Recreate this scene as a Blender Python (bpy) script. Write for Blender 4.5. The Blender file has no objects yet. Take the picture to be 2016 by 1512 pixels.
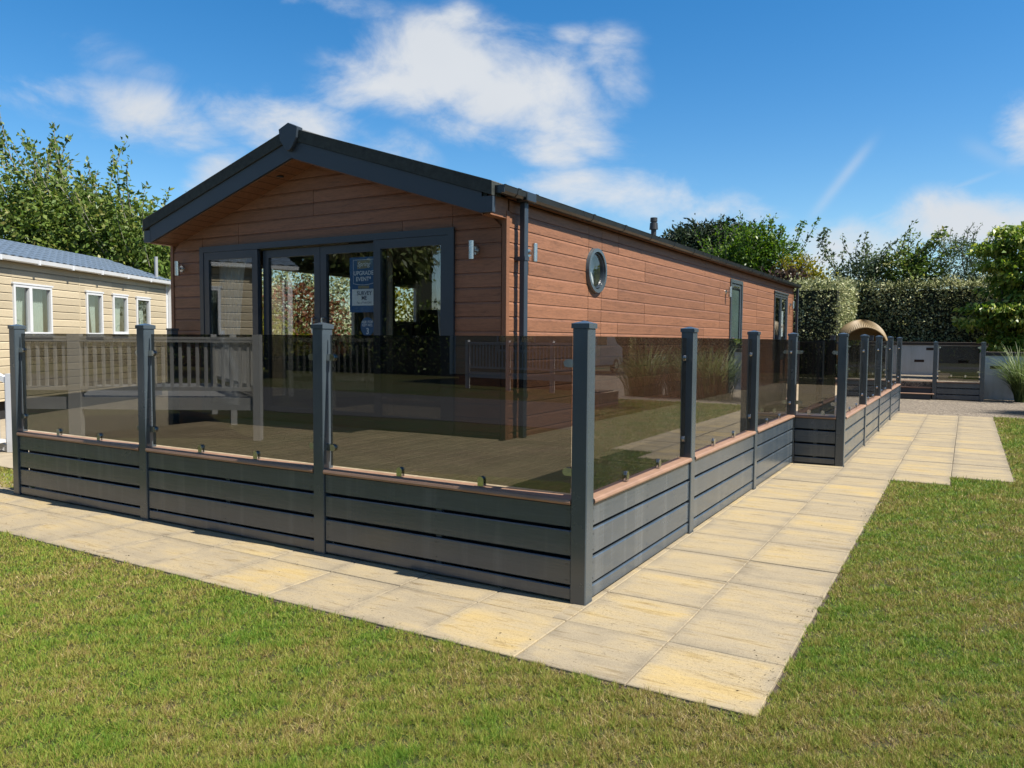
import bpy, bmesh, math, random
import numpy as np
from mathutils import Vector, Matrix
random.seed(7); rng = np.random.default_rng(7)
C = bpy.context.scene.collection
sc = bpy.context.scene
rad = math.radians

# ------------------------------------------------------------------ camera
YAW, PITCH, ROLL = 0.52874, -0.05753, 0.007284
FPX = 1533.72
CAM = Vector((1.3226, -3.9298, 1.6014))
cy_, sy_, cp_, sp_ = math.cos(YAW), math.sin(YAW), math.cos(PITCH), math.sin(PITCH)
fwd = Vector((-sy_ * cp_, cy_ * cp_, sp_)); r0 = Vector((cy_, sy_, 0)); u0 = r0.cross(fwd)
rt = r0 * math.cos(ROLL) + u0 * math.sin(ROLL); up = u0 * math.cos(ROLL) - r0 * math.sin(ROLL)
cd = bpy.data.cameras.new('camera'); cam = bpy.data.objects.new('camera', cd); C.objects.link(cam)
cam.matrix_world = Matrix(((rt.x, up.x, -fwd.x, CAM.x), (rt.y, up.y, -fwd.y, CAM.y), (rt.z, up.z, -fwd.z, CAM.z), (0, 0, 0, 1)))
cd.sensor_width = 36; cd.lens = FPX / 2016 * 36; cd.clip_start = 0.05; cd.clip_end = 2000
sc.camera = cam
def pxdir(u, v):
    return (rt * ((u - 1008) / FPX) + up * ((756 - v) / FPX) + fwd).normalized()

# ------------------------------------------------------------------ light and sky
SUN = Vector((0.755, 0.055, 1.0)).normalized()            # towards the sun
EXPOSURE = 1.1
w = bpy.data.worlds.new('World'); sc.world = w; w.use_nodes = True
wn = w.node_tree.nodes; wl = w.node_tree.links; wn.clear()
def nd(nodes, t, **kw):
    n = nodes.new(t)
    for k, v in kw.items(): setattr(n, k, v)
    return n
def mth(nt, op, a, b=None, c=None, clamp=False):
    n = nt.nodes.new('ShaderNodeMath'); n.operation = op; n.use_clamp = clamp
    for i, x in enumerate((a, b, c)):
        if x is None: continue
        if isinstance(x, (int, float)): n.inputs[i].default_value = x
        else: nt.links.new(x, n.inputs[i])
    return n.outputs[0]
def vdot(nt, a, vec):
    n = nt.nodes.new('ShaderNodeVectorMath'); n.operation = 'DOT_PRODUCT'
    nt.links.new(a, n.inputs[0]); n.inputs[1].default_value = vec
    return n.outputs['Value']
def mixc(nt, f, a, b, blend='MIX'):
    n = nt.nodes.new('ShaderNodeMix'); n.data_type = 'RGBA'; n.blend_type = blend
    if isinstance(f, (int, float)): n.inputs[0].default_value = f
    else: nt.links.new(f, n.inputs[0])
    for i, x in ((6, a), (7, b)):
        if isinstance(x, tuple): n.inputs[i].default_value = (*x, 1) if len(x) == 3 else x
        else: nt.links.new(x, n.inputs[i])
    return n.outputs[2]
def build_world():
    nt = w.node_tree
    sky = nd(wn, 'ShaderNodeTexSky', sky_type='NISHITA', sun_disc=False)
    sky.sun_elevation = math.asin(SUN.z); sky.sun_rotation = math.atan2(SUN.x, SUN.y)
    sky.altitude = 0; sky.air_density = 1.0; sky.dust_density = 0.35; sky.ozone_density = 2.0
    hs = nd(wn, 'ShaderNodeHueSaturation'); hs.inputs['Saturation'].default_value = 1.42; hs.inputs['Value'].default_value = 0.96
    wl.new(sky.outputs[0], hs.inputs['Color'])
    tc = nd(wn, 'ShaderNodeTexCoord'); d = tc.outputs['Generated']
    sep = nd(wn, 'ShaderNodeSeparateXYZ'); wl.new(d, sep.inputs[0]); dz = sep.outputs['Z']
    # cloud noise on the sky vault, flattened towards the horizon
    mp = nd(wn, 'ShaderNodeMapping'); mp.inputs['Scale'].default_value = (1, 1, 1.7); wl.new(d, mp.inputs['Vector'])
    n1 = nd(wn, 'ShaderNodeTexNoise'); n1.inputs['Scale'].default_value = 7.5; n1.inputs['Detail'].default_value = 12; n1.inputs['Roughness'].default_value = 0.60; n1.inputs['Distortion'].default_value = 0.35
    wl.new(mp.outputs[0], n1.inputs['Vector'])
    n2 = nd(wn, 'ShaderNodeTexNoise'); n2.inputs['Scale'].default_value = 2.3; n2.inputs['Detail'].default_value = 5; n2.inputs['Roughness'].default_value = 0.5
    wl.new(mp.outputs[0], n2.inputs['Vector'])
    # cloud banks: (pixel u, v of the bank, half-width, half-height in pixels, tilt, strength)
    banks = [(900, 140, 180, 72, 6, 1.12), (1010, 190, 195, 82, 14, 1.2), (800, 165, 150, 45, -6, 1.0), (1120, 225, 110, 80, 30, 1.0),
             (1060, 275, 120, 50, 20, .9), (1205, 165, 55, 85, -35, .62), (905, 60, 45, 50, 0, .6),
             (270, 222, 130, 52, 12, .80), (130, 190, 110, 46, 18, .58), (560, 240, 150, 46, 8, .82), (740, 285, 110, 44, 12, .52), (340, 258, 110, 36, 8, .58),
             (200, 110, 170, 50, 25, .36), (0, 130, 90, 60, 10, .34),
             (1200, 375, 170, 60, 10, .68), (1660, 505, 140, 65, 0, .82), (1960, 440, 160, 50, 0, .95), (420, 345, 66, 34, -30, .80), (2035, 250, 45, 66, 0, .8),
             (1420, 430, 170, 50, 0, .52), (1130, 70, 60, 26, 0, .42), (640, 5, 170, 26, 10, .45), (1190, 75, 70, 30, 0, .40), (1650, 345, 80, 26, -20, .30)]
    tot = None
    for u, v, sx, sy, tilt, k in banks:
        c = pxdir(u, v); a = (rt - c * rt.dot(c)).normalized(); b = c.cross(a) * -1
        if b.dot(up) < 0: b = -b
        t = rad(-tilt); a2 = a * math.cos(t) + b * math.sin(t); b2 = b * math.cos(t) - a * math.sin(t)
        x = vdot(nt, d, tuple(a2 * (FPX / sx))); y = vdot(nt, d, tuple(b2 * (FPX / sy)))
        r2 = mth(nt, 'MULTIPLY_ADD', x, x, mth(nt, 'MULTIPLY', y, y))
        g = mth(nt, 'POWER', math.e, mth(nt, 'MULTIPLY', r2, -0.75))
        front = mth(nt, 'GREATER_THAN', vdot(nt, d, tuple(c)), 0.0)
        g = mth(nt, 'MULTIPLY', mth(nt, 'MULTIPLY', g, front), k)
        tot = g if tot is None else mth(nt, 'MAXIMUM', tot, g)
    inv = mth(nt, 'LESS_THAN', vdot(nt, d, tuple(fwd)), 0.72)           # the same broken cloud all round the rest of the sky
    rest = mth(nt, 'MULTIPLY', mth(nt, 'MULTIPLY', mth(nt, 'SUBTRACT', n2.outputs[0], 0.44, clamp=True), 3.2), inv)
    tot = mth(nt, 'ADD', tot, rest)
    nn = mth(nt, 'SUBTRACT', n1.outputs[0], 0.5)
    amp = mth(nt, 'MULTIPLY', mth(nt, 'MINIMUM', mth(nt, 'MULTIPLY', tot, 2.5), 1.0), 2.0)
    f = mth(nt, 'MULTIPLY_ADD', nn, amp, tot)
    mr = nd(wn, 'ShaderNodeMapRange', interpolation_type='SMOOTHSTEP'); wl.new(f, mr.inputs[0]); mr.inputs[1].default_value = 0.20; mr.inputs[2].default_value = 1.02; mr.inputs[4].default_value = 0.97
    # contrails
    trails = [((1600, 425), (1712, 285), 9, .33), ((1690, 440), (1960, 340), 4, .20), ((1900, 280), (2016, 335), 12, .14), ((60, 215), (420, 320), 5, .08)]
    f2 = mr.outputs[0]
    for p, q, wd, k in trails:
        A, B = pxdir(*p), pxdir(*q); nrm = A.cross(B).normalized(); mid = (A + B).normalized(); al = nrm.cross(mid).normalized()
        half = math.acos(max(-1, min(1, A.dot(B)))) / 2
        x = vdot(nt, d, tuple(nrm * (FPX / wd))); y = vdot(nt, d, tuple(al / half))
        y2 = mth(nt, 'MULTIPLY', y, y)
        r2 = mth(nt, 'MULTIPLY_ADD', x, x, mth(nt, 'MULTIPLY', y2, y2))
        g = mth(nt, 'MULTIPLY', mth(nt, 'POWER', math.e, mth(nt, 'MULTIPLY', r2, -1.0)), k)
        g = mth(nt, 'MULTIPLY', g, mth(nt, 'GREATER_THAN', vdot(nt, d, tuple(mid)), 0.0))
        g = mth(nt, 'MULTIPLY', g, mth(nt, 'MULTIPLY_ADD', nn, 1.6, 1.0))
        f2 = mth(nt, 'MAXIMUM', f2, g)
    cloud = mixc(nt, n2.outputs[0], (3.7, 4.0, 4.4), (5.2, 5.3, 5.4))
    col = mixc(nt, f2, hs.outputs[0], cloud)
    bg = nd(wn, 'ShaderNodeBackground'); bg.inputs['Strength'].default_value = 0.077
    wl.new(col, bg.inputs['Color'])
    out = nd(wn, 'ShaderNodeOutputWorld'); wl.new(bg.outputs[0], out.inputs[0])
build_world()
sl = bpy.data.lights.new('sun', 'SUN'); sl.energy = 5.0; sl.angle = rad(0.53); sl.color = (1.0, 0.95, 0.86)
so = bpy.data.objects.new('sun', sl); C.objects.link(so)
so.rotation_euler = SUN.to_track_quat('Z', 'Y').to_euler(); so.location = (20, 5, 30)
sc.view_settings.view_transform = 'Standard'; sc.view_settings.look = 'None'
sc.view_settings.exposure = EXPOSURE; sc.view_settings.gamma = 1
sc.render.engine = 'CYCLES'
sc.cycles.max_bounces = 10; sc.cycles.transparent_max_bounces = 24; sc.cycles.glossy_bounces = 5; sc.cycles.diffuse_bounces = 3
sc.cycles.caustics_reflective = False; sc.cycles.caustics_refractive = False; sc.cycles.use_denoising = True
sc.cycles.sample_clamp_indirect = 6

# ------------------------------------------------------------------ materials
KA = .82            # overall albedo level that goes with the exposure above
def kst(stops): return [(p, tuple(x * KA for x in c)) for p, c in stops]
def newmat(name):
    m = bpy.data.materials.new(name); m.use_nodes = True
    nt = m.node_tree; b = nt.nodes['Principled BSDF']
    return m, nt, b
def noise(nt, scale, detail=4, rough=.55, vec=None, stretch=None, coord='pos', dist=0.0):
    n = nt.nodes.new('ShaderNodeTexNoise'); n.inputs['Scale'].default_value = scale
    n.inputs['Detail'].default_value = detail; n.inputs['Roughness'].default_value = rough; n.inputs['Distortion'].default_value = dist
    if vec is None: vec = coords(nt, coord)
    if stretch:
        mp = nt.nodes.new('ShaderNodeMapping'); mp.inputs['Scale'].default_value = stretch
        nt.links.new(vec, mp.inputs['Vector']); vec = mp.outputs[0]
    nt.links.new(vec, n.inputs['Vector'])
    return n.outputs[0]
def coords(nt, kind='pos'):
    if kind == 'pos': return nt.nodes.new('ShaderNodeNewGeometry').outputs['Position']
    return nt.nodes.new('ShaderNodeTexCoord').outputs['Object']
def ramp(nt, f, stops):
    r = nt.nodes.new('ShaderNodeValToRGB'); e = r.color_ramp.elements
    while len(e) < len(stops): e.new(0.5)
    for i, (p, c) in enumerate(stops):
        e[i].position = p; e[i].color = (*c, 1) if len(c) == 3 else c
    nt.links.new(f, r.inputs[0]); return r.outputs[0]
def bump(nt, b, h, strength=.3, dist=.01):
    n = nt.nodes.new('ShaderNodeBump'); n.inputs['Strength'].default_value = strength; n.inputs['Distance'].default_value = dist
    nt.links.new(h, n.inputs['Height']); nt.links.new(n.outputs[0], b.inputs['Normal'])
def objrand(nt): return nt.nodes.new('ShaderNodeObjectInfo').outputs['Random']
def attr(nt, name):
    a = nt.nodes.new('ShaderNodeAttribute'); a.attribute_name = name; return a.outputs['Fac']
def plain(name, col, rough=.5, var=.10, scale=6, metal=0, bmp=0, bscale=60, stretch=None, spec=.5, orand=0.0):
    m, nt, b = newmat(name)
    col = tuple(x * KA for x in col); n = noise(nt, scale, 5, .6, stretch=stretch)
    lo = tuple(c * (1 - var) for c in col); hi = tuple(min(1, c * (1 + var)) for c in col)
    c = ramp(nt, n, [(.3, lo), (.7, hi)])
    if orand:
        f = mth(nt, 'MULTIPLY_ADD', objrand(nt), 2 * orand, 1 - orand)
        v = nt.nodes.new('ShaderNodeVectorMath'); v.operation = 'SCALE'; nt.links.new(c, v.inputs[0]); nt.links.new(f, v.inputs['Scale']); c = v.outputs[0]
    nt.links.new(c, b.inputs['Base Color']); b.inputs['Roughness'].default_value = rough; b.inputs['Metallic'].default_value = metal
    b.inputs['Specular IOR Level'].default_value = spec
    nt.links.new(mth(nt, 'MULTIPLY_ADD', n, .25, rough - .12), b.inputs['Roughness'])
    if bmp: bump(nt, b, noise(nt, bscale, 4, .6, stretch=stretch), bmp, .004)
    return m
def cladding(name, col, along, grain=.30, rough=.55):
    m, nt, b = newmat(name); col = tuple(x * KA for x in col)
    st = (.9, 14, 14) if along == 'x' else (14, .9, 14)
    oi = objrand(nt)
    cmb = nt.nodes.new('ShaderNodeCombineXYZ')
    for i in range(3): nt.links.new(mth(nt, 'MULTIPLY', oi, 37.0 + 11 * i), cmb.inputs[i])
    add = nt.nodes.new('ShaderNodeVectorMath'); add.operation = 'ADD'
    nt.links.new(coords(nt), add.inputs[0]); nt.links.new(cmb.outputs[0], add.inputs[1])
    n1 = noise(nt, 1.6, 6, .62, vec=add.outputs[0], stretch=st, dist=1.4)
    n2 = noise(nt, 5.5, 5, .7, vec=add.outputs[0], stretch=(2.2, 14, 14) if along == 'x' else (14, 2.2, 14), dist=.4)
    g = mth(nt, 'MULTIPLY_ADD', n2, .55, mth(nt, 'MULTIPLY', n1, .55))
    lo = tuple(c * (1 - grain * 1.7) for c in col); hi = tuple(c * (1 + grain) for c in col)
    c = ramp(nt, g, [(.36, lo), (.46, tuple(x * .94 for x in col)), (.62, hi)])
    f = mth(nt, 'MULTIPLY_ADD', oi, .26, .87)
    v = nt.nodes.new('ShaderNodeVectorMath'); v.operation = 'SCALE'; nt.links.new(c, v.inputs[0]); nt.links.new(f, v.inputs['Scale'])
    nt.links.new(v.outputs[0], b.inputs['Base Color']); b.inputs['Roughness'].default_value = rough
    b.inputs['Specular IOR Level'].default_value = .35
    bump(nt, b, g, .55, .004)
    return m
def glassmat(name, tint, ior=1.52, rough=0.0, boost=1.0, dust=0.0):
    m, nt, b = newmat(name); nt.nodes.remove(b)
    out = nt.nodes['Material Output']
    fr = nt.nodes.new('ShaderNodeFresnel'); fr.inputs[0].default_value = ior
    # facing-independent Fresnel so that both faces of the pane behave alike
    geo = nt.nodes.new('ShaderNodeNewGeometry'); lw = nt.nodes.new('ShaderNodeLayerWeight'); lw.inputs[0].default_value = .5
    c = mth(nt, 'POWER', lw.outputs['Facing'], 5.0)
    r0v = ((ior - 1) / (ior + 1)) ** 2 * boost
    f = mth(nt, 'MULTIPLY_ADD', c, 1 - r0v, r0v, clamp=True)
    nt.nodes.remove(fr); nt.nodes.remove(geo)
    t = nt.nodes.new('ShaderNodeBsdfTransparent'); t.inputs[0].default_value = (*tint, 1)
    g = nt.nodes.new('ShaderNodeBsdfGlossy'); g.inputs['Roughness'].default_value = rough; g.inputs['Color'].default_value = (1, 1, 1, 1)
    mx = nt.nodes.new('ShaderNodeMixShader'); nt.links.new(f, mx.inputs[0]); nt.links.new(t.outputs[0], mx.inputs[1]); nt.links.new(g.outputs[0], mx.inputs[2])
    res = mx.outputs[0]
    if dust:
        df = nt.nodes.new('ShaderNodeBsdfDiffuse'); df.inputs[0].default_value = (.5, .48, .44, 1)
        n = mth(nt, 'MULTIPLY', mth(nt, 'SUBTRACT', mth(nt, 'MULTIPLY_ADD', noise(nt, 3, 5, .65, stretch=(1, 1, .4)), .6, mth(nt, 'MULTIPLY', noise(nt, 45, 4, .7), .5)), .42, clamp=True), dust)
        m2 = nt.nodes.new('ShaderNodeMixShader'); nt.links.new(n, m2.inputs[0]); nt.links.new(res, m2.inputs[1]); nt.links.new(df.outputs[0], m2.inputs[2]); res = m2.outputs[0]
    nt.links.new(res, out.inputs[0])
    return m
def leafmat(name, stops, rough=.45, trans=.35, patch=.35, pscale=.8):
    m, nt, b = newmat(name); out = nt.nodes['Material Output']
    n = noise(nt, pscale, 3, .6)
    f = mth(nt, 'MULTIPLY_ADD', mth(nt, 'SUBTRACT', n, .5), patch * 2.5, attr(nt, 'rnd'), clamp=True)
    c = ramp(nt, f, kst(stops))
    nt.links.new(c, b.inputs['Base Color']); b.inputs['Roughness'].default_value = rough; b.inputs['Specular IOR Level'].default_value = .25
    t = nt.nodes.new('ShaderNodeBsdfTranslucent')
    hs = nt.nodes.new('ShaderNodeHueSaturation'); hs.inputs['Value'].default_value = 1.35; hs.inputs['Saturation'].default_value = 1.1; nt.links.new(c, hs.inputs['Color'])
    nt.links.new(hs.outputs[0], t.inputs[0])
    mx = nt.nodes.new('ShaderNodeMixShader'); mx.inputs[0].default_value = trans
    nt.links.new(b.outputs[0], mx.inputs[1]); nt.links.new(t.outputs[0], mx.inputs[2]); nt.links.new(mx.outputs[0], out.inputs[0])
    return m

ANTH = plain('anthracite_upvc', (.056, .073, .086), .24, .07, 3, bmp=.0, spec=.8)
def boardmat():
    m, nt, b = newmat('anthracite_grained_board')
    g = noise(nt, 9, 5, .65, stretch=(.5, .5, 9)); dr = noise(nt, 7, 4, .6, stretch=(1, 1, .05)); sm = noise(nt, 1.5, 4, .6)
    c = ramp(nt, g, kst([(.3, (.044, .060, .076)), (.7, (.060, .079, .097))]))
    f = mth(nt, 'MULTIPLY', mth(nt, 'MULTIPLY', mth(nt, 'SUBTRACT', dr, .52, clamp=True), 1.6), mth(nt, 'MULTIPLY', sm, 1.2))
    c = mixc(nt, f, c, (.20, .21, .21)); nt.links.new(c, b.inputs['Base Color'])
    nt.links.new(mth(nt, 'MULTIPLY_ADD', sm, .22, .12), b.inputs['Roughness']); b.inputs['Specular IOR Level'].default_value = .8
    bump(nt, b, g, .22, .004); return m
ANTHB = boardmat()
FRAME = plain('anthracite_frame', (.022, .032, .045), .38, .08, 3)
VERGE = plain('dark_verge_trim', (.038, .044, .040), .8, .35, 18, bmp=.4, bscale=120, spec=.25)
BARGE = plain('slate_barge', (.024, .036, .050), .5, .08, 4)
GUT = plain('dark_gutter', (.018, .022, .026), .30, .1, 4)
STEEL = plain('brushed_steel', (.62, .61, .58), .28, .08, 30, metal=1)
CHROME = plain('chrome', (.70, .70, .68), .16, .05, 20, metal=1)
BROWN = (.192, .086, .044)
CLADX = cladding('brown_cladding_front', BROWN, 'x')
CLADY = cladding('brown_cladding_side', BROWN, 'y')
CLADY2 = cladding('brown_cladding_trim', BROWN, 'y', .08)
SOFF = cladding('brown_soffit', BROWN, 'x')
RAIL = plain('brown_composite_nosing', (.28, .165, .105), .5, .14, 6, bmp=.2, bscale=80, stretch=(1, 1, 1))
DECKM = plain('brown_deck_board', (.30, .235, .15), .6, .16, 3, bmp=.3, bscale=40, orand=.07)
SMOKE = glassmat('smoked_glass', (.392, .392, .378), 1.6, 0, 1.75, dust=.05)
CLEAR = glassmat('clear_glass', (.90, .92, .91), 1.55, 0, 1.9)
GEDGE = plain('glass_edge', (.04, .07, .07), .2, .05)
DARK = plain('dark_void', (.012, .012, .012), .9, .1)
WHITE = plain('white_upvc', (.58, .59, .60), .35, .04, 3)
GREYPVC = plain('grey_pvc_rail', (.50, .495, .47), .4, .05, 3)
BEIGE = cladding('beige_cladding', (.46, .385, .262), 'y', .05, .5)
INTW = plain('interior_wall', (.20, .18, .15), .8, .06)
INTD = plain('interior_dark_wood', (.05, .035, .025), .5, .2)
CARPET = plain('interior_floor', (.12, .09, .07), .8, .2)
CURT = plain('white_curtain', (.40, .40, .39), .9, .06, 10)
TILEG = plain('roof_tile_grey', (.10, .10, .095), .8, .35, 30, bmp=.5, bscale=150)
TILEB = plain('roof_tile_bluegrey', (.105, .140, .185), .45, .12, 8)
FLUEM = plain('black_flue', (.02, .02, .022), .5, .1)
BARK = plain('bark', (.12, .10, .08), .9, .3, 12, bmp=.6, bscale=30)
PALEBARK = plain('pale_bark', (.22, .20, .16), .9, .3, 12)
SOIL = plain('soil', (.055, .038, .024), .95, .4, 25, bmp=.6, bscale=60)
WICK = plain('wicker', (.24, .165, .075), .6, .25, 40, bmp=.6, bscale=140)
CUSH = plain('cushion', (.10, .10, .10), .9, .1)
BLUE = plain('poster_blue', (.028, .115, .29), .4, .05)
SIGNW = plain('sign_white', (.80, .88, .92), .5, .02)
SIGNN = plain('sign_navy_print', (.02, .04, .10), .5, .02)
SIGNG = plain('sign_khaki', (.27, .26, .17), .5, .03)
FROST = plain('frosted_green_glass', (.055, .085, .075), .25, .15, 2)

def slabmat():
    m, nt, b = newmat('buff_slab')
    oi = objrand(nt)
    cmb = nt.nodes.new('ShaderNodeCombineXYZ'); nt.links.new(mth(nt, 'MULTIPLY', oi, 53.0), cmb.inputs[0]); nt.links.new(mth(nt, 'MULTIPLY', oi, 91.0), cmb.inputs[1])
    add = nt.nodes.new('ShaderNodeVectorMath'); add.operation = 'ADD'; nt.links.new(coords(nt), add.inputs[0]); nt.links.new(cmb.outputs[0], add.inputs[1]); P = add.outputs[0]
    o = coords(nt, 'obj'); sep = nt.nodes.new('ShaderNodeSeparateXYZ'); nt.links.new(o, sep.inputs[0])
    big = noise(nt, 2.6, 5, .6, vec=P, stretch=(.7, 1.5, 1), dist=.5); st = noise(nt, 6, 8, .68, vec=P, stretch=(.45, 3.6, 1), dist=.9); fine = noise(nt, 170, 4, .75); grit = noise(nt, 70, 5, .8)
    ax = mth(nt, 'ABSOLUTE', sep.outputs[0]); ay = mth(nt, 'ABSOLUTE', sep.outputs[1])
    e = mth(nt, 'MAXIMUM', mth(nt, 'MULTIPLY_ADD', mth(nt, 'SUBTRACT', big, .5), .10, ax), ay)
    rim = nt.nodes.new('ShaderNodeMapRange'); nt.links.new(e, rim.inputs[0]); rim.inputs[1].default_value = .22; rim.inputs[2].default_value = .30; rim.inputs[4].default_value = .22
    worn = mth(nt, 'ADD', mth(nt, 'MULTIPLY_ADD', big, .95, mth(nt, 'MULTIPLY', st, .55)), rim.outputs[0])
    worn = mth(nt, 'SUBTRACT', worn, mth(nt, 'MULTIPLY_ADD', mth(nt, 'POWER', oi, 3.0), .24, .06))
    c = ramp(nt, worn, kst([(.34, (.405, .302, .140)), (.52, (.355, .282, .168)), (.74, (.298, .246, .168)), (1.0, (.222, .186, .134))]))
    dk = ramp(nt, st, [(.30, (.52, .47, .40)), (.46, (1, 1, 1)), (.7, (1.08, 1.08, 1.06))]); c = mixc(nt, .85, c, dk, 'MULTIPLY')
    sp = ramp(nt, fine, [(.30, (.62, .59, .54)), (.45, (.97, .97, .96)), (.7, (1.10, 1.10, 1.08))]); c = mixc(nt, 1, c, sp, 'MULTIPLY')
    sp2 = ramp(nt, grit, [(.30, (.55, .51, .45)), (.44, (1, 1, 1)), (.75, (1.10, 1.10, 1.08))]); c = mixc(nt, .9, c, sp2, 'MULTIPLY')
    # scattered dark crumbs of soil and dry clippings trodden off the lawn
    vo = noise(nt, 30, 7, .8, stretch=(.8, 1.5, 1)); patch = noise(nt, 1.3, 4, .6)
    crumb = mth(nt, 'MULTIPLY', mth(nt, 'GREATER_THAN', vo, .605), mth(nt, 'GREATER_THAN', patch, .53))
    c = mixc(nt, mth(nt, 'MULTIPLY', crumb, .8), c, (.07, .052, .034))
    nt.links.new(c, b.inputs['Base Color']); b.inputs['Roughness'].default_value = .9; b.inputs['Specular IOR Level'].default_value = .2
    bump(nt, b, mth(nt, 'MULTIPLY_ADD', grit, .6, mth(nt, 'MULTIPLY_ADD', fine, .3, st)), .5, .006)
    return m
SLAB = slabmat()
def lawnmat(name, blade):
    m, nt, b = newmat(name); out = nt.nodes['Material Output']
    n1 = noise(nt, .6, 5, .62); n2 = noise(nt, 3.4, 4, .65); n3 = noise(nt, 15, 4, .7)
    f = mth(nt, 'MULTIPLY_ADD', n1, 1.05, mth(nt, 'MULTIPLY_ADD', n2, .85, mth(nt, 'MULTIPLY_ADD', n3, .60, -.665)))
    if blade: f = mth(nt, 'MULTIPLY_ADD', mth(nt, 'SUBTRACT', attr(nt, 'rnd'), .5), .50, f)
    else: f = mth(nt, 'MULTIPLY_ADD', mth(nt, 'SUBTRACT', noise(nt, 60, 4, .7), .5), .8, f)
    k = 1.0 if blade else .27
    st = [(.34, (.105, .205, .018)), (.48, (.175, .240, .028)), (.60, (.250, .268, .044)), (.72, (.285, .248, .062)), (.82, (.25, .165, .056)), (.95, (.48, .40, .19))]
    if not blade: st = [(.34, (.085, .15, .02)), (.6, (.17, .18, .04)), (.85, (.19, .12, .06))]
    c = ramp(nt, f, [(p, tuple(x * k for x in q)) for p, q in st])
    nt.links.new(c, b.inputs['Base Color']); b.inputs['Roughness'].default_value = .6; b.inputs['Specular IOR Level'].default_value = .3
    if blade:
        t = nt.nodes.new('ShaderNodeBsdfTranslucent'); nt.links.new(c, t.inputs[0])
        mx = nt.nodes.new('ShaderNodeMixShader'); mx.inputs[0].default_value = .30
        nt.links.new(b.outputs[0], mx.inputs[1]); nt.links.new(t.outputs[0], mx.inputs[2]); nt.links.new(mx.outputs[0], out.inputs[0])
    else:
        bump(nt, b, noise(nt, 45, 5, .7), .8, .02)
    return m
LAWN = lawnmat('lawn_turf', False); BLADE = lawnmat('grass_blade', True)
def gravelmat():
    m, nt, b = newmat('gravel')
    v = nt.nodes.new('ShaderNodeTexVoronoi'); v.inputs['Scale'].default_value = 42; nt.links.new(coords(nt), v.inputs['Vector'])
    sep = nt.nodes.new('ShaderNodeSeparateColor'); nt.links.new(v.outputs['Color'], sep.inputs[0])
    c = ramp(nt, sep.outputs[0], [(.1, (.06, .05, .04)), (.5, (.150, .117, .082)), (.8, (.22, .178, .125)), (1, (.32, .27, .20))])
    c = mixc(nt, .6, c, ramp(nt, noise(nt, 1.2, 4), [(.3, (.75, .75, .75)), (.7, (1.1, 1.1, 1.1))]), 'MULTIPLY')
    nt.links.new(c, b.inputs['Base Color']); b.inputs['Roughness'].default_value = .9
    bump(nt, b, v.outputs['Distance'], .8, .02)
    return m
GRAVEL = gravelmat()
ASPH = plain('asphalt', (.055, .054, .054), .9, .25, 40, bmp=.4, bscale=120)
CONC = plain('pale_concrete', (.32, .265, .185), .9, .15, 5, bmp=.3)
def rendermat():
    m, nt, b = newmat('white_render_wall')
    st = noise(nt, 3.0, 5, .6, stretch=(2.5, 2.5, .35)); n = noise(nt, 1.1, 4)
    c = ramp(nt, mth(nt, 'MULTIPLY_ADD', st, .6, mth(nt, 'MULTIPLY', n, .4)), [(.30, (.30, .30, .29)), (.46, (.45, .46, .46)), (.7, (.54, .55, .56))])
    nt.links.new(c, b.inputs['Base Color']); b.inputs['Roughness'].default_value = .85
    bump(nt, b, noise(nt, 30, 4), .3, .01); return m
RENDERW = rendermat()
HEDGE = leafmat('silver_hedge_leaf', [(.0, (.060, .078, .030)), (.32, (.18, .21, .080)), (.62, (.42, .43, .21)), (1, (.66, .64, .40))], .5, .22, .2, 1.2)
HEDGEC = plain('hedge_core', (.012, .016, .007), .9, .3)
CHERRY = leafmat('cherry_leaf', [(0, (.045, .085, .015)), (.5, (.115, .180, .034)), (.8, (.21, .265, .06)), (1, (.33, .30, .10))], .45, .32, .25)
DARKLEAF = leafmat('dark_conifer_leaf', [(0, (.010, .020, .010)), (.6, (.026, .044, .018)), (1, (.055, .080, .032))], .5, .1, .3)
MAPLE = leafmat('fresh_green_leaf', [(0, (.030, .075, .010)), (.5, (.075, .150, .018)), (1, (.17, .245, .035))], .38, .38, .25)
BRONZE = leafmat('bronze_leaf', [(0, (.030, .020, .016)), (.5, (.065, .040, .032)), (1, (.12, .085, .05))], .35, .2, .2)
GOLD = leafmat('gold_green_leaf', [(0, (.06, .085, .008)), (.5, (.20, .19, .016)), (1, (.36, .30, .03))], .4, .35, .3)
REDLEAF = leafmat('red_green_leaf', [(0, (.05, .09, .015)), (.5, (.22, .07, .04)), (1, (.30, .12, .05))], .4, .3, .4, 2)
OLIVE = leafmat('grey_green_leaf', [(0, (.035, .060, .022)), (.6, (.095, .135, .06)), (1, (.19, .23, .12))], .4, .3, .25)
DOGW = leafmat('dogwood_leaf', [(0, (.040, .085, .013)), (.45, (.13, .22, .030)), (.75, (.31, .38, .060)), (1, (.58, .58, .18))], .4, .35, .3)
GRASSY = leafmat('ornamental_grass', [(0, (.10, .13, .035)), (.6, (.24, .25, .09)), (1, (.46, .42, .24))], .5, .3, .2)

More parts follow.
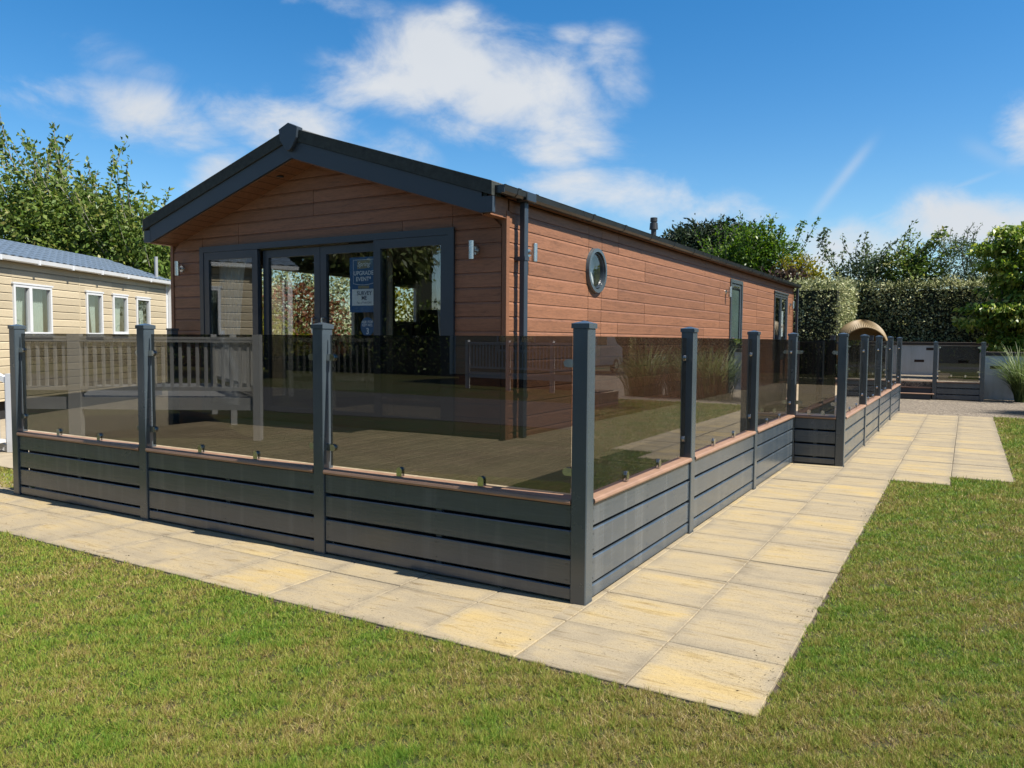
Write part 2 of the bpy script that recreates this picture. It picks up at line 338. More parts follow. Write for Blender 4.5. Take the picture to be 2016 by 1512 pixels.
# ------------------------------------------------------------------ mesh helpers
class MB:
    def __init__(s): s.v = []; s.f = []
    def add(s, vs, fs):
        o = len(s.v); s.v += [tuple(v) for v in vs]; s.f += [tuple(i + o for i in f) for f in fs]; return s
    def box(s, x0, x1, y0, y1, z0, z1):
        return s.add([(x0, y0, z0), (x1, y0, z0), (x1, y1, z0), (x0, y1, z0), (x0, y0, z1), (x1, y0, z1), (x1, y1, z1), (x0, y1, z1)],
                     [(0, 3, 2, 1), (4, 5, 6, 7), (0, 1, 5, 4), (1, 2, 6, 5), (2, 3, 7, 6), (3, 0, 4, 7)])
    def loft(s, rings, cap=True, closed=True):
        n = len(rings[0]); o = len(s.v)
        for r in rings: s.v += [tuple(p) for p in r]
        m = n if closed else n - 1
        for k in range(len(rings) - 1):
            for i in range(m):
                j = (i + 1) % n; s.f.append((o + k * n + i, o + k * n + j, o + (k + 1) * n + j, o + (k + 1) * n + i))
        if cap and closed:
            s.f.append(tuple(o + i for i in reversed(range(n)))); s.f.append(tuple(o + (len(rings) - 1) * n + i for i in range(n)))
        return s
    def tube(s, pts, rs, n=10, cap=True):
        pts = [Vector(p) for p in pts]
        if isinstance(rs, (int, float)): rs = [rs] * len(pts)
        rings = []; ref = None
        for i, p in enumerate(pts):
            t = (pts[min(i + 1, len(pts) - 1)] - pts[max(i - 1, 0)]).normalized()
            if ref is None: ref = t.orthogonal().normalized()
            ref = (ref - t * ref.dot(t)).normalized(); b = t.cross(ref)
            rings.append([p + (ref * math.cos(2 * math.pi * k / n) + b * math.sin(2 * math.pi * k / n)) * rs[i] for k in range(n)])
        return s.loft(rings, cap)
    def build(s, name, mat, parent=None, bevel=0, smooth=False, local=False, origin=None):
        me = bpy.data.meshes.new(name)
        off = Vector((0, 0, 0))
        if parent is not None and not local: off = world_loc(parent)
        if origin is not None: off = Vector(origin)
        me.from_pydata([tuple(Vector(v) - off) for v in s.v], [], s.f)
        if bevel:
            bm = bmesh.new(); bm.from_mesh(me)
            bmesh.ops.remove_doubles(bm, verts=bm.verts, dist=1e-5)
            bmesh.ops.bevel(bm, geom=list(bm.edges), offset=bevel, segments=1, affect='EDGES', clamp_overlap=True)
            bm.to_mesh(me); bm.free()
        me.validate(); me.update()
        if smooth: me.polygons.foreach_set('use_smooth', [True] * len(me.polygons))
        me.materials.append(mat)
        o = bpy.data.objects.new(name, me); C.objects.link(o)
        if parent is not None:
            o.parent = parent
            if origin is not None: o.location = off - (Vector((0, 0, 0)) if local else world_loc(parent))
        elif origin is not None: o.location = off
        return o
def world_loc(o):
    l = o.location.copy()
    while o.parent: o = o.parent; l = l + o.location
    return l
def box(name, mat, parent, *b, bevel=0, local=False): return MB().box(*b).build(name, mat, parent, bevel, local=local)
def thing(name, label, cat, loc=(0, 0, 0), group=None, rotz=0):
    o = bpy.data.objects.new(name, None); o.empty_display_size = .2; C.objects.link(o); o.location = loc; o.rotation_euler = (0, 0, rotz)
    return tag(o, label, cat, group)
def tag(o, label, cat, group=None, kind=None):
    o['label'] = label; o['category'] = cat
    if group: o['group'] = group
    if kind: o['kind'] = kind
    return o
def struct(o): o['kind'] = 'structure'; return o
def leaves(name, P, D, L, W, mat, parent=None, rnd=None, fold=.25, off=None):
    """one leaf-shaped quad at each point of P, pointing along D, length L, width W"""
    N = len(P); D = D / (np.linalg.norm(D, axis=1, keepdims=True) + 1e-9)
    R = rng.normal(size=(N, 3)); S = np.cross(D, R); S /= (np.linalg.norm(S, axis=1, keepdims=True) + 1e-9)
    Nn = np.cross(S, D)
    L = np.broadcast_to(np.asarray(L, float).reshape(-1, 1), (N, 1)); W = np.broadcast_to(np.asarray(W, float).reshape(-1, 1), (N, 1))
    m = P + D * L * .45
    V = np.stack([P, m + S * W * .5 + Nn * W * fold, P + D * L, m - S * W * .5 + Nn * W * fold], 1).reshape(-1, 3)
    if off is None and parent is not None: off = world_loc(parent)
    if off is not None: V = V - np.array(off)
    rnd = rng.random(N) if rnd is None else rnd
    return quads(name, V, N, 4, mat, parent, np.repeat(rnd, 4))
def quads(name, V, N, k, mat, parent, rnd):
    me = bpy.data.meshes.new(name); me.vertices.add(N * k); me.vertices.foreach_set('co', V.astype(np.float32).ravel())
    me.loops.add(N * k); me.loops.foreach_set('vertex_index', np.arange(N * k, dtype=np.int32))
    me.polygons.add(N); me.polygons.foreach_set('loop_start', np.arange(0, N * k, k, dtype=np.int32)); me.polygons.foreach_set('loop_total', np.full(N, k, dtype=np.int32))
    a = me.attributes.new('rnd', 'FLOAT', 'POINT'); a.data.foreach_set('value', rnd.astype(np.float32))
    me.update(); me.validate(); me.materials.append(mat)
    o = bpy.data.objects.new(name, me); C.objects.link(o)
    if parent is not None: o.parent = parent
    return o

# ------------------------------------------------------------------ ground, paving, lawn
X_OUT = 0.602          # outer edge of the side path
g = MB().add([(-160, -160, -.014), (160, -160, -.014), (160, 160, -.014), (-160, 160, -.014)], [(0, 1, 2, 3)]).build('ground', LAWN); struct(g)
sub = MB().box(-14, .60, -.597, .9, -.05, -.009).box(-3.2, .60, .9, 15.66, -.05, -.009).box(.60, 1.2, 6.05, 15.66, -.05, -.009).box(1.2, 1.84, 6.66, 15.70, -.05, -.009)
pave = struct(sub.build('pavement', plain('joint_sand', (.22, .18, .125), .95, .25, 30, bmp=.4, bscale=90)))
for q in ((-14, .62, -.62, -.6), (.6, .618, -.62, 6.05), (.618, 1.2, 6.03, 6.05), (1.2, 1.218, 6.05, 6.66), (1.218, 1.84, 6.64, 6.66), (1.84, 1.858, 6.64, 15.75)): box('soil_edge', SOIL, pave, *q, -.06, -.0115)
slab_meshes = {}
def slab(x0, x1, y0, y1):
    gap = .0035; dz = random.uniform(-.0025, .0025)
    w_, d_ = round(x1 - x0 - 2 * gap, 3), round(y1 - y0 - 2 * gap, 3)
    if (w_, d_) not in slab_meshes:
        bm = bmesh.new(); bmesh.ops.create_cube(bm, size=1)
        for v in bm.verts: v.co = Vector((v.co.x * w_, v.co.y * d_, v.co.z * .04 - .02))
        bmesh.ops.bevel(bm, geom=list(bm.edges), offset=.004, segments=1, affect='EDGES')
        me = bpy.data.meshes.new('slab'); bm.to_mesh(me); bm.free(); me.materials.append(SLAB); slab_meshes[(w_, d_)] = me
    o = bpy.data.objects.new('slab', slab_meshes[(w_, d_)]); C.objects.link(o); o.parent = pave
    o.location = ((x0 + x1) / 2, (y0 + y1) / 2, dz); o.rotation_euler = (random.uniform(-.002, .002), random.uniform(-.002, .002), 0)
S = .6
for i in range(-22, 1): slab(i * S, i * S + S, -S, 0)                       # outer front row
for i in range(-22, -1): slab(i * S, i * S + S, 0, .38)                    # cut row along the front fence
for j in range(0, 27):                                                     # the two columns down the side
    y0, y1 = j * S, min(j * S + S, 15.65)
    if y1 - y0 < .06: continue
    slab(-S, 0, y0, y1); slab(0, S, y0, y1)
for j in range(0, 12): slab(-.70, -S, j * S, j * S + S)                    # narrow cut strip under the fence
yy = 6.05
while yy < 15.6: slab(.6, 1.2, yy, min(yy + S, 15.65)); yy += S
yy = 6.66
while yy < 15.6: slab(1.2, 1.84, yy, min(yy + S, 15.70)); yy += S
gv = MB().add([(-3.1, 15.66, -.008), (1.86, 15.72, -.008), (30, 15.9, -.008), (30, 30, -.008), (-9, 30, -.008), (-9, 18.6, -.008), (-3.1, 18.6, -.008)], [tuple(range(7))]).build('gravel_drive', GRAVEL); struct(gv)
rd = MB().add([(-60, -13.6, -.006), (60, -12.4, -.006), (60, -7.9, -.006), (3, -7.9, -.006), (-7.5, -7.9, -.006), (-11.4, -7.4, -.006), (-60, -8, -.006)], [tuple(range(6))]).build('road', ASPH); struct(rd)
cp = MB().add([(-13, 1.1, -.004), (-7.2, 1.1, -.004), (-7.6, 3.2, -.004), (-10.2, 9, -.004), (-20, 12, -.004)], [tuple(range(5))]).build('caravan_base_path', CONC); struct(cp)

def lawn_mask(x, y):
    e = .012 * np.sin(x * 17 + y * 13) + .012 * np.sin(x * 47 - y * 37) + .010 * np.sin(x * 131 + y * 119) + .004
    a = y < -.608 + e
    b = (x > .606 + e) & (y < 6.03 + e)
    c = (x > 1.205 + e) & (y < 6.64 + e)
    d = (x > 1.845 + e) & (y < 15.82 + e)
    l = (x < -7.15) & (y > .42) & (y < 1.05)
    return a | b | c | d | l
def make_grass():
    n = 5_600_000
    # more blades close to the camera, thinning with distance
    ang = rng.uniform(-.86, .86, n); lo, hi = 1.6, 30.0
    dist = lo * (hi / lo) ** (rng.random(n) ** 1.02)
    th = YAW + ang
    x = CAM.x - np.sin(th) * dist; y = CAM.y + np.cos(th) * dist
    # tufts: blades crowd together on a fine irregular pattern, leaving small dark gaps
    tuft = np.sin(x * 61 + 2.1 * np.sin(y * 23)) * np.sin(y * 57 + 1.7 * np.sin(x * 29)) + .6 * np.sin(x * 131 + y * 97 + 2 * np.sin(x * 17)) + .5 * np.sin(x * 23 - y * 31 + np.sin(y * 11) * 2)
    keep = lawn_mask(x, y) & (rng.random(n) < np.clip(.55 + .42 * tuft, .10, 1.0)); x, y, dist, tuft = x[keep], y[keep], dist[keep], tuft[keep]
    N = min(len(x), 1_500_000); x, y, dist, tuft = x[:N], y[:N], dist[:N], tuft[:N]
    L = rng.uniform(.014, .034, N) * (1 + .30 * tuft); long = rng.random(N) < .02; L[long] *= 2.1
    wd = np.clip(.0024 * dist / 3.0, .0021, .02) * rng.uniform(.6, 1.5, N)
    L = L * np.clip(dist / 7, 1, 1.5)
    az = rng.uniform(0, 2 * np.pi, N); lean = rng.uniform(.15, 1.3, N); lean[long] = rng.uniform(.9, 1.45, long.sum())
    D = np.stack([np.cos(az) * np.sin(lean), np.sin(az) * np.sin(lean), np.cos(lean)], 1)
    sa = rng.uniform(0, 2 * np.pi, N); Sd = np.stack([np.cos(sa), np.sin(sa), np.zeros(N)], 1)
    P = np.stack([x, y, np.full(N, -.012)], 1)
    V = np.stack([P - Sd * wd[:, None] * .5, P + Sd * wd[:, None] * .5, P + D * L[:, None]], 1).reshape(-1, 3)
    r = np.clip(rng.normal(.5, .24, N), 0, 1.1); r[long] = rng.uniform(.8, 1.1, long.sum())
    o = quads('grass', V, N, 3, BLADE, None, np.repeat(r, 3)); tag(o, 'short dry lawn grass with straw patches around the paving', 'grass', kind='stuff')
make_grass()

def clippings():
    n = 1500
    a = rng.random(n) < .5
    off = rng.exponential(.10, n)
    x = np.where(a, rng.uniform(-7, .6, n), .6 - off); y = np.where(a, -.6 + off, rng.uniform(-.6, 6, n))
    cl = np.sin(x * 2.3 + 1) * np.sin(y * 1.9 + .7) + .5 * np.sin(x * 5.1 + y * 4.3) + rng.normal(size=n) * .35
    k = (cl > .55) & (x < .6) & (y > -.6) & (off < .45); x, y = x[k], y[k]; n = len(x)
    az = rng.uniform(0, 2 * np.pi, n); D = np.stack([np.cos(az), np.sin(az), rng.uniform(-.05, .25, n)], 1); L = rng.uniform(.005, .020, n)
    o = leaves('clippings', np.stack([x, y, np.full(n, .005)], 1), D, L, L * rng.uniform(.12, .4, n), plain('dry_clippings', (.10, .075, .04), .9, .5, 40), None)
    tag(o, 'dry brown clippings scattered along the lawn edge of the paving', 'clippings', kind='stuff')
clippings()

# ------------------------------------------------------------------ fence of posts, boards and smoked glass
ZD = 0.55
def fence(name, label, org, udir, wdir, posts, first_post=True, last_post=True, pw=.105, z0=0.0, ztop=1.672, boards=((.012, .088), (.104, .262), (.283, .440), (.460, .599)), rail=(.601, .636), glass=(.662, 1.622), gzoff=-.055):
    """posts: u coordinates of the post centres along udir; wdir points outwards (away from the deck)"""
    org, U, Wd = Vector(org), Vector(udir), Vector(wdir)
    t = thing(name, label, 'fence', tuple(org + U * posts[0]))
    def T(u, w_, z): return org + U * u + Wd * w_ + Vector((0, 0, z + z0))
    flip = U.cross(Wd).z < 0
    def tb(mb, u0, u1, w0, w1, za, zb):
        vs = [T(u, w_, z) for z in (za, zb) for (u, w_) in ((u0, w0), (u1, w0), (u1, w1), (u0, w1))]
        fs = [(0, 3, 2, 1), (4, 5, 6, 7), (0, 1, 5, 4), (1, 2, 6, 5), (2, 3, 7, 6), (3, 0, 4, 7)]
        return mb.add(vs, [tuple(reversed(f)) for f in fs] if flip else fs)
    h = pw / 2
    for k, u in enumerate(posts):
        if (k == 0 and not first_post) or (k == len(posts) - 1 and not last_post): continue
        p = tb(MB(), u - h, u + h, -pw, 0, -.03, ztop).build('post', ANTH, t, bevel=.006)
        c = tb(MB(), u - h - .006, u + h + .006, -pw - .006, .006, ztop - .004, ztop + .026)
        e = [T(u - h - .006, -pw - .006, ztop + .026), T(u + h + .006, -pw - .006, ztop + .026), T(u + h + .006, .006, ztop + .026), T(u - h - .006, .006, ztop + .026), T(u, -h, ztop + .044)]
        c.add(e, [(0, 4, 1), (1, 4, 2), (2, 4, 3), (3, 4, 0)] if flip else [(0, 1, 4), (1, 2, 4), (2, 3, 4), (3, 0, 4)])
        c.build('cap', ANTH, p)
    for k in range(len(posts) - 1):
        a, b = posts[k] + h, posts[k + 1] - h
        for za, zb in boards:
            tb(MB(), a, b, -.042, -.014, za, zb).build('board', ANTHB, t, bevel=.006)
        m = MB()
        for za, zb in boards[1:]:
            for uu in (a + .03, b - .03, a + (b - a) * .5):
                for zz in (za + .03, zb - .03):
                    c0 = T(uu, -.0142, zz); c1 = T(uu, -.0125, zz); m.tube([c0, c1], .0045, 6)
        m.build('screw_heads', GUT, t)['kind'] = 'stuff'
        # batten behind the boards at mid-span
        mid = a + (b - a) * .5
        tb(MB(), mid - .022, mid + .022, -.075, -.045, .01, boards[-1][1]).build('batten', ANTH, t)
        # rounded nosing
        prof = [(-.125, rail[0]), (-.002, rail[0]), (.006, rail[0] + .006), (.010, rail[0] + .016), (.006, rail[1] - .006), (-.004, rail[1]), (-.125, rail[1])]
        rings = [[T(u, w_, z) for w_, z in prof] for u in (a + .002, b - .002)]
        m = MB(); m.loft(rings)
        nose = m.build('rail', RAIL, t)
        nose.data.polygons.foreach_set('use_smooth', [False] * len(nose.data.polygons))
        ga, gb = a + .028, b - .028
        tb(MB(), ga, gb, gzoff - .005, gzoff + .005, glass[0], glass[1]).build('glass_panel', SMOKE, t)
        # two foot clamps and two clamps on each post
        def dclamp(u, z, vert):
            m = MB(); n = 8
            for s_ in (-1, 1):
                w0 = gzoff + s_ * .0062; w1 = gzoff + s_ * .017
                if vert: prof2 = [(-.023, -.024)] + [(.023 * math.cos(q), .018 + .023 * math.sin(q)) for q in [math.pi - math.pi * i / n for i in range(n + 1)]] + [(.023, -.024)]
                else: prof2 = [(.03 * vs, -.024), ] + [(-.022 * vs - .0 + -.024 * vs * math.cos(q), .024 * math.sin(q)) for q in [-math.pi / 2 + math.pi * i / n for i in range(n + 1)]] + [(.03 * vs, .024)]
                m.loft([[T(u + x, w_, z + y) for x, y in prof2] for w_ in (w0, w1)])
            return m.build('clamp', CHROME, t)
        for fr in (1 / 3, 2 / 3): dclamp(a + (b - a) * fr, .666, True)
        for z in (.795, 1.458):
            vs = -1; dclamp(a + .031, z, False)
            vs = 1; dclamp(b - .031, z, False)
    return t
FX = [-6.925, -4.865, -2.785, -.665]
fence('deck_fence', 'grey front fence of boards and smoked glass facing the lawn, four posts', (0, .275, 0), (1, 0, 0), (0, -1, 0), FX)
SY = [.328, 2.37, 4.615, 6.79]
fence('deck_fence', 'grey side fence between the front corner post and the step outwards, sunlit boards', (-.612, 0, 0), (0, 1, 0), (1, 0, 0), SY, first_post=False)
fence('deck_fence', 'short grey fence bay facing the front where the deck steps outwards', (0, 6.765, 0), (1, 0, 0), (0, -1, 0), [-.665, -.055], first_post=False, last_post=True)
fence('deck_fence', 'long grey side fence running back along the wider paving, four bays', (0, 0, 0), (0, 1, 0), (1, 0, 0), [6.818, 9.17, 11.42, 13.78, 16.23], first_post=False)
# back fence with upright balusters, at the far end of the deck
def baluster_fence(name, label, x0, x1, y, z0, mat, posts, h=1.05, pitch=.115):
    t = thing(name, label, 'fence', (x0, y, z0))
    for px_ in posts:
        p = box('post', mat, t, px_ - .05, px_ + .05, y - .05, y + .05, z0 - .5, z0 + h + .12, bevel=.005)
        box('cap', mat, p, px_ - .058, px_ + .058, y - .058, y + .058, z0 + h + .12, z0 + h + .15)
    box('top_rail', mat, t, x0, x1, y - .03, y + .03, z0 + h - .06, z0 + h, bevel=.006)
    box('bottom_rail', mat, t, x0, x1, y - .025, y + .025, z0 + .06, z0 + .12, bevel=.006)
    n = int((x1 - x0) / pitch); me = None
    for i in range(1, n):
        xx = x0 + (x1 - x0) * i / n
        if any(abs(xx - q) < .06 for q in posts): continue
        if me is None:
            b_ = MB().box(xx - .02, xx + .02, y - .012, y + .012, z0 + .12, z0 + h - .06).build('baluster', mat, t, origin=(xx, y, 0), bevel=.003); me = b_.data
        else:
            b_ = bpy.data.objects.new('baluster', me); C.objects.link(b_); b_.parent = t; b_.location = (xx - x0, 0, -z0)
    return t
baluster_fence('baluster_fence', 'dark baluster fence across the back of the deck behind the glass', -2.85, -.09, 16.24, ZD, FRAME, [-2.8, -1.5, -.66])
t = thing('fence_post', 'lone capped grey post beside the left corner of the brown lodge', 'post', (-8.06, 2.93, 0))
box('shaft', ANTH, t, -8.115, -8.01, 2.88, 2.985, -.02, 1.69, bevel=.006); MB().box(-8.121, -8.004, 2.874, 2.991, 1.69, 1.715).build('cap', ANTH, t)

# deck of individual boards
dk = thing('timber_deck', 'brown composite deck inside the glass fence around the lodge', 'deck', (-3.5, 1.6, 0))
box('joist_light_block', DARK, dk, -6.96, -.76, .43, 3.4, .06, ZD - .026)  # joists as solid dark blocks, deepened to keep sunlight out of the board gaps
box('joist_light_block', DARK, dk, -2.80, -.72, 3.4, 16.15, .06, ZD - .026)
box('joist_light_block', DARK, dk, -.72, -.14, 6.92, 16.15, .06, ZD - .026)
xx = -6.86
while xx < -.80:
    box('deck_board', DECKM, dk, xx + .003, xx + .1415, .405, 3.00 if xx < -2.9 else 2.93, ZD - .025, ZD, bevel=.003); xx += .1475
box('deck_board', DECKM, dk, -2.80, -.74, 2.935, 3.075, ZD - .025, ZD, bevel=.003)
xx = -2.80
while xx < -.15:
    box('deck_board', DECKM, dk, xx + .003, xx + .1415, 3.08 if xx < -.80 else 6.90, 16.15, ZD - .025, ZD, bevel=.003); xx += .1475
    if -.88 < xx < -.70: xx = -.735

# ------------------------------------------------------------------ the brown lodge
XR, XL, YF, YB = -2.85, -8.26, 3.08, 18.42
XC = (XR + XL) / 2; SLOPE = .315; RIDGE_S = 3.69           # ridge height of the soffit plane
def soff(x): return RIDGE_S - SLOPE * abs(x - XC)
lodge = thing('lodge', 'long brown timber clad lodge with dark pitched roof and round side window', 'lodge', (XC, YF, 0))
ROWH = .1545; ROW0 = 2.922
rows = [ROW0 - ROWH * k for k in range(-5, 16)]            # top of each course
def plank_front(x0, x1, z0, z1, top, clip=None, name='plank'):
    """plank on the front wall; clip gives gable limits at a height"""
    def lim(x, z):
        if not clip: return x
        d = (RIDGE_S - z) / SLOPE
        return max(XC - d, min(XC + d, x))
    ch = .024 if top else .002
    prof = [(YF + .020, z0 + .001), (YF + .004, z0 + .0015), (YF, z0 + .003), (YF, z1 - ch), (YF + (.007 if top else .001), z1 - .002), (YF + .020, z1 - .002)]
    ring0 = [(lim(x0, z) + .003, y, z) for y, z in prof]; ring1 = [(lim(x1, z) - .003, y, z) for y, z in prof]
    if ring1[0][0] - ring0[0][0] < .02: return
    MB().loft([ring1, ring0]).build(name, CLADX, lodge)
def plank_side(y0, y1, z0, z1, top, mat=CLADY):
    ch = .027 if top else .002
    prof = [(XR - .020, z0 + .001), (XR - .004, z0 + .0015), (XR, z0 + .003), (XR, z1 - ch), (XR - (.0075 if top else .001), z1 - .002), (XR - .020, z1 - .002)]
    MB().loft([[(x, y1 - .0045, z) for x, z in prof], [(x, y0 + .0045, z) for x, z in prof]]).build('plank', mat, lodge)
def course(a, b, z0, z1, holes, emit):
    """emit the pieces of one course between a and b that lie outside the openings"""
    cuts = sorted({a, b} | {q for h in holes for q in h[:2] if a < q < b})
    for u0, u1 in zip(cuts, cuts[1:]):
        m = (u0 + u1) / 2; segs = [(z0, z1)]
        for ha, hb, hz0, hz1 in holes:
            if ha < m < hb:
                ns = []
                for s0, s1 in segs:
                    if hz1 <= s0 or hz0 >= s1: ns.append((s0, s1)); continue
                    if hz0 > s0 + .006: ns.append((s0, hz0))
                    if hz1 < s1 - .006: ns.append((hz1, s1))
                segs = ns
        for s0, s1 in segs: emit(u0, u1, s0, s1, abs(s1 - z1) < 1e-6)
DOOR = (-7.60, -3.53, ZD + .01, 2.765)
front_joints = {0: [-5.576], 1: [], 2: [], 3: [-6.9], 4: [], 5: [-4.22]}
for k, z1 in enumerate(rows):
    z0 = z1 - ROWH
    if z1 < ZD + .05 or z0 > RIDGE_S - .02: continue
    zz0 = max(z0, ZD - .05)
    js = {-3: [-5.576], -2: [-5.576], -1: [-6.9], 0: [-6.9, -4.217], 1: [-4.217]}.get(k - 5, [])
    d = (RIDGE_S - z0) / SLOPE; a, b = max(XL + .06, XC - d), min(XR - .06, XC + d)
    cuts = [a] + [j for j in js if a < j < b] + [b]
    for u0, u1 in zip(cuts, cuts[1:]):
        course(u0, u1, zz0, z1, [DOOR], lambda x0, x1, s0, s1, top: plank_front(x0, x1, s0, s1, top, clip=z1 > soff(XL)))
SDOOR = (11.90, 12.82, ZD, 2.83); SWIN = (16.02, 17.56, 1.16, 2.83); RW = (5.312, 2.486); RWH = (RW[0] - .205, RW[0] + .205, RW[1] - .205, RW[1] + .205)
holesR = [SDOOR, SWIN, RWH]
for k, z1 in enumerate(rows):
    z0 = z1 - ROWH
    if z1 < ZD + .02 or z0 > 3.02: continue
    pr = (k - 5)
    js = [6.075, 10.135, 14.20] if pr in (0, 3, 4, 7, 8, 11, 12) or pr == -1 else [7.10, 11.145, 14.22]
    if pr in (3, 4, 7, 8, 11, 12, 0): js = [6.075, 10.135, 14.2]
    cuts = [YF + .05] + js + [YB - .05]
    for u0, u1 in zip(cuts, cuts[1:]):
        course(u0, u1, max(z0, ZD - .05), min(z1, 3.05), holesR, plank_side)
# walls behind the cladding, with the openings
def wall_x(x0, x1, y0, y1, z0, z1, holes, mat, name='wall'):
    m = MB(); ys = sorted({y0, y1} | {q for h in holes for q in h[:2]}); zs = sorted({z0, z1} | {q for h in holes for q in h[2:]})
    for a, b in zip(ys, ys[1:]):
        for c, d in zip(zs, zs[1:]):
            my, mz = (a + b) / 2, (c + d) / 2
            if any(h[0] < my < h[1] and h[2] < mz < h[3] for h in holes): continue
            m.box(x0, x1, a, b, c, d)
    return m.build(name, mat, lodge)
wall_x(XR - .14, XR - .0225, YF + .15, YB - .02, .30, 3.02, holesR, INTW)
LW = [(4.55, 6.75, 1.25, 2.72), (7.80, 8.56, 1.88, 2.64)]
wall_x(XL + .02, XL + .14, YF + .15, YB - .02, .30, 3.02, LW, INTW)
m = MB()
for x0, x1, z0, z1 in ((XL + .02, DOOR[0], .30, 3.0), (DOOR[1], XR - .022, .30, 3.0), (DOOR[0], DOOR[1], DOOR[3], 3.0)): m.box(x0, x1, YF + .022, YF + .15, z0, z1)
m.add([(XL + .05, y, 2.98) for y in (YF + .022, YF + .15)] + [(XR - .05, y, 2.98) for y in (YF + .022, YF + .15)] + [(XC, y, RIDGE_S + .02) for y in (YF + .022, YF + .15)], [(0, 2, 4), (1, 5, 3), (0, 1, 3, 2), (2, 3, 5, 4), (4, 5, 1, 0)])
m.build('wall', CLADX, lodge)
box('wall', INTW, lodge, XL + .02, XR - .02, YB - .14, YB - .02, .30, 3.0)
box('partition', INTD, lodge, XL + .16, XR - .16, 9.9, 10.0, ZD, 2.98)
box('inner_floor', CARPET, lodge, XL + .16, XR - .16, YF + .02, YB - .16, .40, ZD + .012)
box('ceiling', INTW, lodge, XL + .16, XR - .16, YF + .16, YB - .16, 2.90, 2.96)
for s_ in (XR, XL):   # corner posts of the cladding
    sg = 1 if s_ == XR else -1
    m = MB().box(min(s_, s_ - sg * .058), max(s_, s_ - sg * .058), YF - .012, YF + .05, ZD - .05, 2.93)
    m.build('corner_trim', CLADY2 if sg == 1 else CLADX, lodge, bevel=.003).location.x += sg * .008
box('corner_trim', CLADY2, lodge, XR - .02, XR + .008, YB - .05, YB + .012, ZD - .05, 3.02)
# eaves box at the front corners and roof verge
YV = 2.71
def band(name, mat, sgn, off0, off1, y0, y1, xend, xin=0.0):
    """sloping board: from the ridge to xend, between soffit height + off0 and + off1"""
    xr = XC + sgn * xin
    vs = [(xr, y, soff(xr) + o) for y in (y0, y1) for o in (off0, off1)] + [(xend, y, soff(xend) + o) for y in (y0, y1) for o in (off0, off1)]
    return MB().add(vs, [(0, 1, 5, 4), (2, 6, 7, 3), (0, 4, 6, 2), (1, 3, 7, 5), (0, 2, 3, 1), (4, 5, 7, 6)])
roof = MB()
for sgn in (1, -1):
    xe = XC + sgn * 2.68
    b_ = band('', None, sgn, .17, .228, YV + .02, YB + .28, xe); roof.add(b_.v, b_.f)
roof = roof.build('roof', VERGE, lodge)
for sgn in (1, -1):
    xe = XC + sgn * 2.76
    band('', 0, sgn, 0, .202, YV, YV + .03, XC + sgn * 2.63, 0).build('barge_board', BARGE, roof)
    e0 = XC + sgn * 2.63; m = MB(); zb = soff(e0)
    m.box(min(e0, xe), max(e0, xe), YV - .002, YV + .05, zb + .002, soff(xe) + .20); m.build('barge_end', BARGE, roof)
    xi = XC + sgn * 2.705; m = MB().box(min(e0 - sgn * .03, xi), max(e0 - sgn * .03, xi), YV + .05, YF + .02, zb - .012, 3.05); m.build('eaves_return', CLADY, roof)
    band('', 0, sgn, .206, .338, YV - .018, YV + .16, xe, .0).build('verge_trim', VERGE, roof)
    band('', 0, sgn, .338, .346, YV - .022, YV + .20, xe + sgn * .002, .02).build('verge_lip', TILEG, roof)
    band('', 0, sgn, -.012, .0, YV + .032, YF + .05, XC + sgn * 2.63).build('soffit', SOFF, roof)
    # soffit boards joints
    for q in range(1, 18):
        xq = XC + sgn * q * .15
        if abs(xq - XC) < 2.6:
            MB().add([(xq - .004, YV + .034, soff(xq - .004) - .0135), (xq + .004, YV + .034, soff(xq + .004) - .0135), (xq + .004, YF, soff(xq + .004) - .0135), (xq - .004, YF, soff(xq - .004) - .0135)], [(0, 1, 2, 3)]).build('soffit_groove', DARK, roof)
    # profiled tile sheet with a rippled eaves edge
    ny = int((YB + .3 - YV - .12) / .0275); nr = 8; vs = []; fs = []
    for r_ in range(nr):
        xa = sgn * (.08 + (2.80 - .08) * r_ / nr); xb = sgn * (.08 + (2.80 - .08) * (r_ + 1) / nr + .02)
        for e, xx in ((.006, xa), (.026, xb), (.008, xb)):
            for i in range(ny + 1):
                y = YV + .14 + i * .0275; wv = .011 * math.sin(2 * math.pi * i / 8) + .004 * math.sin(4 * math.pi * i / 8 + 1)
                vs.append((XC + xx, y, soff(XC + xx) + .245 + e + wv))
        b0 = r_ * 3 * (ny + 1)
        for row in range(2):
            for i in range(ny):
                q = (b0 + row * (ny + 1) + i, b0 + row * (ny + 1) + i + 1, b0 + (row + 1) * (ny + 1) + i + 1, b0 + (row + 1) * (ny + 1) + i)
                fs.append(q if sgn > 0 else tuple(reversed(q)))
    MB().add(vs, fs).build('tile_sheet', TILEG, roof)
# ridge tile and the shaped ridge end cap
m = MB(); m.loft([[(XC + x, y, 4.028 - .315 * abs(x) + dz) for x, dz in ((-.15, 0), (0, .03), (.15, 0), (.15, -.03), (0, 0), (-.15, -.03))] for y in (YV + .02, YB + .3)]); m.build('ridge_tile', TILEG, roof)
prof = [(0, 4.082), (.148, 4.020), (.132, 3.90), (.095, 3.845), (.055, 3.79), (.025, 3.765), (-.02, 3.762), (-.055, 3.795), (-.10, 3.85), (-.135, 3.90), (-.152, 4.022)]
m = MB(); m.loft([[(XC + x, y, z) for x, z in prof] for y in (YV - .05, YV + .04)]); m.build('ridge_end_cap', BARGE, roof, bevel=.004)
MB().tube([(XC - .40, YV + .2, soff(XC - .4) - .013), (XC - .40, YV + .2, soff(XC - .4) - .02)], .045, 16).build('soffit_downlight', DARK, roof)
